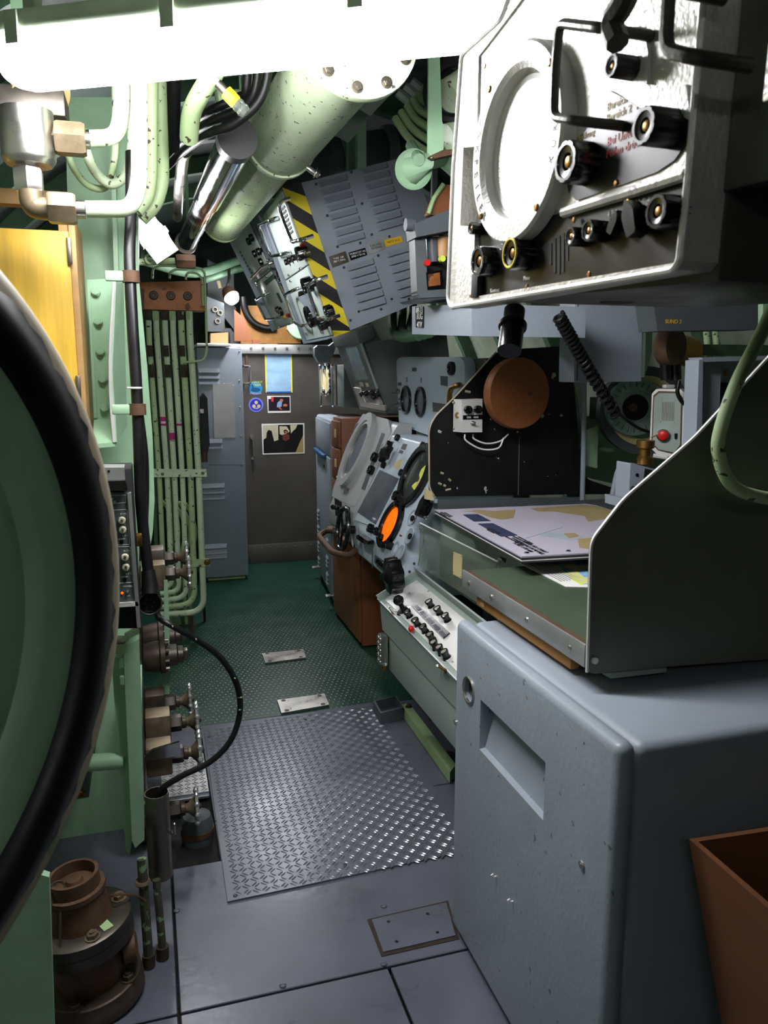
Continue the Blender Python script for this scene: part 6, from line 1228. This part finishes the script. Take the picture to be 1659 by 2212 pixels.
part('label_strip', B().trace(ky, C11([(1208, 1110), (1522, 1100), (1522, 1175), (1208, 1182)]), 0, .001), 'black_gloss', kb2); text('lettering', 'ERR   4000', .011, ky.M(*C11([(1365, 1143)])[0], .0012), 'ink_white', kb2); toggle(kb2, ky.M(*C11([(1362, 1240)])[0]), .010)
part('gland', B().torus(.009, .004, aim(P(*C11([(1125, 1110)])[0], Y=SY-.04), (-.6, -.8, 0)), 16, 6), 'brass', kb2)
for px in ((1055, 905), (1065, 1320)): screw(kb2, plY(SY-.02).M(*C11([px])[0]), .006)
for lab, pts in (('upper white wire drooping from the silver switch box', [(1022, 938, SY-.03), (1024, 948, SY-.03), (1050, 958, SY-.025), (1080, 953, SY-.02), (1098, 938, SY-.016)]), ('lower white wire drooping from the silver switch box', [(1004, 938, SY-.05), (1007, 952, SY-.05), (1040, 970, SY-.045), (1076, 968, SY-.04), (1088, 946, SY-.035)])): run('wire', lab, 'wire', pts, .0035, 'white', kind='spl', seg=8)
# spotlight under the blue box
sp = thing('spot_lamp', 'black cylindrical spot lamp head hanging beside the brown disc', 'lamp', P(1105, 672, Y=1.27)); s0, s1 = P(1111, 676, Y=1.27), P(1100, 760, Y=1.23); ax = (s1-s0); part('barrel', B().tube([s0+ax*.35, s0+ax*.98], .0205, 24), 'black_gloss', sp, 50); part('sleeve', B().tube([s0+ax*-.08, s0+ax*.32], .0182, 24), 'grey_dark', sp, 50); part('ring', B().ring(.0245, .017, -.003, .0035, aim(s0+ax*.34, ax), 28), 'rubber', sp); part('stem', B().tube([s0, Vector((s0.x, s0.y, RPf.w(RPf.uv(1111, 676)[0], .0058, 0).z))], .014, 12), 'grey_dark', sp)
t, w_ = run('coiled_cord', 'black coiled cord running down past the brown disc', 'cord', [(1208, 685, 2.2), (1240, 740, 2.25), (1280, 810, 2.3), (1325, 880, 2.4), (1375, 922, 2.5), (1410, 935, 2.55)], .006, 'rubber', kind='spl')
cp = spl([P(1206, 682, Y=2.2), P(1240, 742, Y=2.25), P(1280, 812, Y=2.3), P(1332, 898, Y=2.4)], 60); hel = []
for i, p in enumerate(cp):
    tt = (cp[min(i+1, len(cp)-1)]-cp[max(i-1, 0)]).normalized(); u_ = tt.cross(Vector((0, 1, 0))).normalized(); v_ = tt.cross(u_); a = i/len(cp)*2*PI*22; hel.append(p+(u_*math.cos(a)+v_*math.sin(a))*.017)
part('coil', B().tube(hel, .0065, 6), 'rubber', t, 60)
def rbox(name, lab, cat, front, Y, depth, m, nm='case', r=.006, bev=None):
    t = thing(name, lab, cat, P(front[2][0], front[2][1], Y=Y)); part(nm, B().trace(plY(Y), front, -depth, 0, r), m, t); return t
bt = rbox('junction_box', 'tall grey-blue box hanging behind the coiled cord', 'junction box', [(1243, 640), (1388, 640), (1385, 824), (1240, 826)], 2.55, .11, 'grey_blue'); part('seam', B().trace(plY(2.55), [(1248, 640), (1250, 640), (1248, 822), (1246, 822)], 0, .002), 'grey_dark', bt); part('bracket', B().trace(plY(2.7), [(1250, 500), (1300, 500), (1300, 660), (1250, 660)], -.03, 0), 'green_dark', bt)
run('conduit', 'grey conduit dropping from the tall grey-blue box', 'cable', [(1262, 800, 2.88), (1261, 950, 2.88), (1257, 1116, 2.89)], .011, 'rack_grey'); run('conduit', 'bent grey conduit feeding the jack box', 'cable', [(1322, 1075, 2.55), (1336, 1010, 2.55), (1362, 1005, 2.55), (1372, 1008, 2.5)], .011, 'rack_grey', fr=.03)
dl = thing('compass_dial', 'large round bearing dial with dark centre behind the red-button box', 'dial', P(1375, 960, Y=2.85)); ym = plY(2.85); k = 2.85*1.06/FPX; dM = ym.M(1372, 880) @ Matrix.Rotation(-.35, 4, 'Y'); dM2 = ym.M(1395, 888) @ Matrix.Rotation(-.35, 4, 'Y')
part('housing', B().ring(104*k, 80*k, -.1, -.02, dM2, 48), 'grey_dark', dl); part('outer_scale', B().ring(82*k, 66*k, -.06, -.015, dM2, 48), 'label_cream', dl); part('dial_face', B().lathe([(68*k, -.03), (66*k, 0), (30*k, .004)], 48, dM, caps=False), 'glass_green', dl); part('dial_core', B().lathe([(31*k, .004), (28*k, -.01), (0, -.012)], 36, dM, caps=False), 'black_matte', dl); part('hub', B().cyl(10*k, .02, dM @ T(-.01, 0, -.01), 18), 'rust', dl)
for i in range(24): part('tick', B().box((48*k, -.001, .0025), (60*k, .001, .0045), M=dM @ Matrix.Rotation(i*PI/12, 4, 'Z')), 'ink_black', dl)
part('mount', B().box((-.05, .1, -.05), (.05, .36, .05), M=T(P(1395, 888, Y=2.85))), 'green_dark', dl)
ex = thing('intercom_box', 'grey intercom box with red push button on the hull side', 'intercom', P(1440, 990, Y=2.36)); C12 = px_crop(1380, 640, .2079); xy = PL(P(1444, 915, Y=2.36), (.72, -.69, 0), (0, 0, 1))
part('case', B().trace(xy, [(1408, 850), (1418, 840), (1470, 840), (1482, 852), (1484, 960), (1462, 990), (1425, 987), (1403, 965)], -.09, 0, .006), 'silver_light', ex)
part('gasket', B().trace(xy, C12([(150, 1030), (205, 985), (400, 990), (455, 1050), (440, 1560), (360, 1640), (200, 1600), (130, 1530)]), 0, .003), 'rust', ex); part('panel', B().trace(xy, C12([(160, 1050), (210, 1005), (395, 1008), (440, 1060), (428, 1545), (365, 1625), (205, 1590), (142, 1520)]), .002, .006), 'grey_green', ex)
for i in range(9): part('grille_slot', B().trace(xy, C12([(243+i*15, 1098), (247+i*15, 1098), (244+i*15, 1295), (240+i*15, 1295)]), .006, .007), 'rust', ex)
b_m = xy.M(*C12([(255, 1440)])[0], .006); part('button_bezel', B().ring(.022, .017, 0, .014, b_m, 28), 'chrome', ex); part('push_button', B().lathe([(.0175, 0), (.0175, .014), (.012, .018), (0, .019)], 24, b_m), 'red', ex)
part('badge', B().trace(xy, C12([(370, 1425), (402, 1425), (400, 1480), (385, 1490), (370, 1480)]), .006, .008), 'black_gloss', ex)
for x, y in ((235, 1075), (380, 1080), (222, 1305), (368, 1318)): screw(ex, xy.M(*C12([(x, y)])[0], .006), .0025)
part('hinge', B().tube([xy.hit(*C12([(150, 1655)])[0], .004), xy.hit(*C12([(300, 1680)])[0], .004)], .008, 8), 'silver_light', ex); part('chain', B().tube([xy.hit(*C12([(125, 1465)])[0], .008), xy.hit(*C12([(190, 1435)])[0], .010)], .002, 5), 'brass', ex); part('top_lug', B().box((-.02, -.02, 0), (.02, .0, .012), .003, M=T(P(1440, 838, Y=2.40))), 'silver_light', ex)
part('side_ribs', B().trace(plY(2.46), [(1488, 870), (1512, 868), (1512, 960), (1487, 975)], -.03, 0), 'grey_blue', ex); part('bracket', B().box((1.86, 2.50, 1.39), (HC+math.sqrt(HR**2-(1.43-HZ)**2)-.012, 2.53, 1.43)), 'green_dark', ex)
run('cable', 'thin black cable looping over the top of the intercom box', 'cable', [(1467, 822, 2.3), (1464, 850, 2.3), (1478, 872, 2.3), (1500, 868, 2.3), (1512, 860, 2.3)], .007, 'rubber', kind='spl')
gf = thing('open_cabinet', 'open grey metal cabinet frame with bolt heads above the end panel', 'cabinet', P(1600, 1000, Y=1.95)); fy = plY(1.95)
part('left_wall', B().trace(fy, [(1510, 778), (1519, 776), (1514, 1060), (1500, 1060)], -.03, .03), 'grey_blue', gf); part('front_frame', B().trace(fy, [(1521, 784), (1558, 784), (1548, 1060), (1516, 1060)], -.03, .0), 'grey_blue', gf); part('top_wall', B().trace(fy, [(1516, 772), (1750, 766), (1750, 774), (1521, 782)], -.03, .03), 'grey_blue', gf); part('back_wall', B().trace(plY(1.985), [(1514, 778), (1750, 770), (1750, 1060), (1505, 1060)], -.02, 0), 'rack_grey', gf); part('stay', B().box((1.75, 2.02, 1.2), (2.6, 2.06, 1.25)), 'green_dark', gf); part('inner_box', B().trace(plY(1.975), [(1560, 826), (1700, 828), (1700, 1000), (1530, 1000)], -.05, 0), 'black_matte', gf)
for px in ((1569, 805), (1588, 805), (1631, 805)): screw(gf, plY(1.985).M(*px), .008, 'brass')
hl2, _ = run('looped_hose', 'thick olive hose hanging in a wide loop in front of the end panel', 'hose', [(1668, 668, 1.22), (1640, 730, 1.2), (1590, 830, 1.19), (1557, 925, 1.19), (1552, 980, 1.19), (1575, 1040, 1.19), (1620, 1068, 1.2), (1700, 1078, 1.22), (1800, 1060, 1.25)], .0125, 'pipe_lime', kind='spl')
jb = rbox('jack_box', 'grey jack box with black sockets at the back of the chart table', 'jack box', [(1362, 1000), (1442, 1020), (1442, 1085), (1358, 1080)], 2.22, .08, 'rack_grey'); jy = plY(2.22)
for px in ((1368, 1057), (1379, 1060), (1390, 1062)): knob(jb, jy.M(*px), .012, .012, m='black')
part('black_panel', B().trace(jy, [(1394, 1012), (1440, 1024), (1440, 1048), (1390, 1044)], 0, .003), 'black_matte', jb); part('keyhole', B().cyl(.006, .002, jy.M(1376, 1026), 12), 'black', jb); part('brass_cap', B().lathe([(.028, 0), (.028, .02), (.02, .03), (.02, .05), (.03, .055), (.03, .08)], 18, T(P(1392, 1002, Y=2.26))), 'brass', jb); part('base', B().trace(jy, [(1350, 1078), (1445, 1084), (1445, 1100), (1350, 1098)], -.12, .0), 'rack_grey', jb)
bc = thing('valve_cover', 'brown round capped valve with two black outlets on the right hull', 'valve', P(1450, 830, Y=2.45)); part('cap', B().cyl(.062, .05, plY(2.4).M(1434, 750) @ Matrix.Rotation(.35, 4, 'Y'), 28), 'rust', bc); part('body', B().tube([P(1445, 752, Y=2.46), P(1490, 760, Y=2.5)], .055, 20), 'brass', bc)
for px in ((1437, 775), (1458, 775)): part('outlet', B().tube([P(px[0], px[1], Y=2.45), P(px[0]+2, px[1]+45, Y=2.45)], .02, 14), 'rubber', bc)
part('bracket', B().box((0, 0, -.02), (.75, .05, .02), M=T(P(1470, 755, Y=2.5))), 'green_dark', bc)
us = thing('instrument_case', 'dark instrument case with yellow lettering under the radar', 'case', P(1470, 715, Y=2.2)); part('case', B().trace(plY(2.2), [(1410, 640), (1660, 640), (1640, 712), (1420, 715)], -.1, 0), 'grey_dark', us); text('lettering', 'SUND 3', .018, plY(2.2).M(1455, 695, .001), 'yellow_plate', us); part('hanger', B().box((-.01, 0, 0), (.01, .02, .6), M=T(P(1500, 660, Y=2.26))), 'green_dark', us)
for lab, x in (('thin green pipe dropping closest to the brown valve cover', 1527), ('thin green pipe dropping closest to the open grey cabinet', 1546)): run('small_pipe', lab, 'pipe', [(x-4, 690, 2.6), (x, 730, 2.6), (x+4, 800, 2.6)], .012, 'pipe_lime')
rg = thing('hull_shelf', 'light green painted shelf and web on the right hull behind the chart', 'shelf', P(1300, 1040, Y=2.95)); part('web', B().trace(plY(2.95), [(1285, 925), (1293, 920), (1290, 1012), (1263, 1005), (1264, 930)], -.02, 0), 'green', rg); part('panel', B().trace(plY(3.25), [(1260, 900), (1480, 880), (1480, 1080), (1260, 1030)], -.02, 0), 'green', rg); part('upright', B().trace(plY(2.75), [(1398, 640), (1412, 640), (1408, 760), (1392, 815)], -.02, 0), 'green', rg); part('upright', B().trace(plY(2.0), [(1648, 640), (1659, 640), (1657, 700), (1648, 705)], -.02, 0), 'green', rg); part('shelf', B().trace(plY(3.0), [(1292, 966), (1325, 968), (1325, 976), (1292, 973)], -.24, 0), 'green', rg); part('stay', B().box((2.0, 3.27, 1.2), (2.6, 3.3, 1.25)), 'green', rg)
cvr = thing('table_flap', 'brown wooden flap at the back of the chart table', 'board', P(1320, 1085, Y=2.9)); part('board', B().box((2.06, 2.3, .99), (2.25, 2.88, 1.03), .002), 'wood_brown', cvr)

# ================================================================== FAR COMPARTMENT ABOVE THE BULKHEAD
def far(name, lab, cat, poly, Y, depth, m, nm='body', r=0): 
    t = thing(name, lab, cat, P(poly[-1][0], poly[-1][1], Y=Y)); part(nm, B().trace(plY(Y), poly, -depth, 0, r), m, t); return t
t = far('switchboard', 'dark panel with round sockets and cables beyond the bulkhead', 'control panel', [(447, 640), (484, 655), (486, 717), (447, 716)], 6.6, .25, 'grey_dark'); part('stand', B().box((.6, 6.62, .003), (.68, 6.8, 1.9)), 'grey_dark', t)
for px in ((464, 669), (475, 676), (470, 694)): part('socket', B().ring(.022, .014, 0, .02, plY(6.6).M(*px), 18), 'steel_dull', t)
t2 = far('back_case', 'tall black equipment case beyond the bulkhead', 'case', [(448, 560), (505, 590), (508, 715), (448, 640)], 7.0, .3, 'grey_dark'); part('stand', B().box((.62, 7.05, .003), (.8, 7.2, 1.95)), 'grey_dark', t2)
part('tag', B().trace(plY(7.0), [(468, 607), (475, 606), (479, 622), (472, 623)], 0, .01), 'label_cream', t2)
far('hazard_panel', 'yellow and black striped panel in the far compartment', 'panel', [(486, 640), (510, 665), (510, 715), (486, 715)], 7.4, .05, 'yellow', 'panel'); tt = [o for o in bpy.data.objects if o.name.startswith('hazard_panel')][0]; part('post', B().box((.8, 7.41, .003), (.9, 7.44, 1.98)), 'black', tt); part('stripe', B().trace(plY(7.4), [(486, 660), (496, 652), (510, 670), (510, 700), (488, 680)], 0, .004), 'stripe_black', tt)
t = far('wooden_board', 'reddish wooden board standing on the bulkhead top rail', 'board', [(506, 668), (530, 690), (545, 737), (506, 737)], 6.45, .03, 'wood_brown', 'board'); part('post', B().box((.84, 6.452, .003), (.9, 6.478, 1.83)), 'wood_brown', t); t = far('wooden_board', 'ochre wooden panel with a black cable in the far compartment', 'board', [(520, 660), (650, 660), (650, 742), (520, 742)], 6.8, .04, 'wood_ochre', 'panel'); part('post', B().box((1.0, 6.802, .003), (1.1, 6.838, 1.85)), 'wood_ochre', t)
far('carton', 'tan cardboard carton on top of the grey locker', 'box', [(455, 720), (493, 718), (493, 742), (455, 744)], 6.0, .12, 'card', 'carton')
run('cable', 'thick black cable slumped in the far compartment', 'cable', [(525, 640, 6.74), (530, 670, 6.76), (545, 695, 6.765), (570, 708, 6.768), (596, 708, 6.768)], .03, 'rubber', kind='spl')
hm = thing('handwheel', 'green spoked handwheel beyond the bulkhead under the pale bay', 'handwheel', P(648, 712, Y=6.3)); wm_ = plY(6.2).M(650, 702); part('rim', B().torus(.1, .012, wm_, 32, 8), 'green', hm); part('stem', B().cyl(.015, .595, wm_ @ T(0, 0, -.597), 12), 'green', hm); part('web', B().lathe([(.1, -.004), (.1, .004), (.02, .012), (0, .014)], 28, wm_), 'green', hm)
sl = thing('spot_lamp', 'small glowing spot lamp in the far compartment', 'lamp', P(505, 645, Y=6.6)); sm_ = aim(P(500, 642, Y=6.6), (.35, -.6, -.7)); part('shade', B().lathe([(.04, -.09), (.06, -.04), (.065, 0), (.062, 0), (.055, -.035)], 24, sm_, caps=False), 'rust', sl); part('bulb', B().lathe([(.062, 0), (.05, .035), (.025, .055), (0, .06)], 20, sm_, caps=False), 'lamp_glass_far', sl); part('arm', B().tube([sm_ @ Vector((0, 0, -.09)), P(495, 600, Y=6.7), P(495, 480, Y=6.8)], .012, 8), 'steel_dark', sl)
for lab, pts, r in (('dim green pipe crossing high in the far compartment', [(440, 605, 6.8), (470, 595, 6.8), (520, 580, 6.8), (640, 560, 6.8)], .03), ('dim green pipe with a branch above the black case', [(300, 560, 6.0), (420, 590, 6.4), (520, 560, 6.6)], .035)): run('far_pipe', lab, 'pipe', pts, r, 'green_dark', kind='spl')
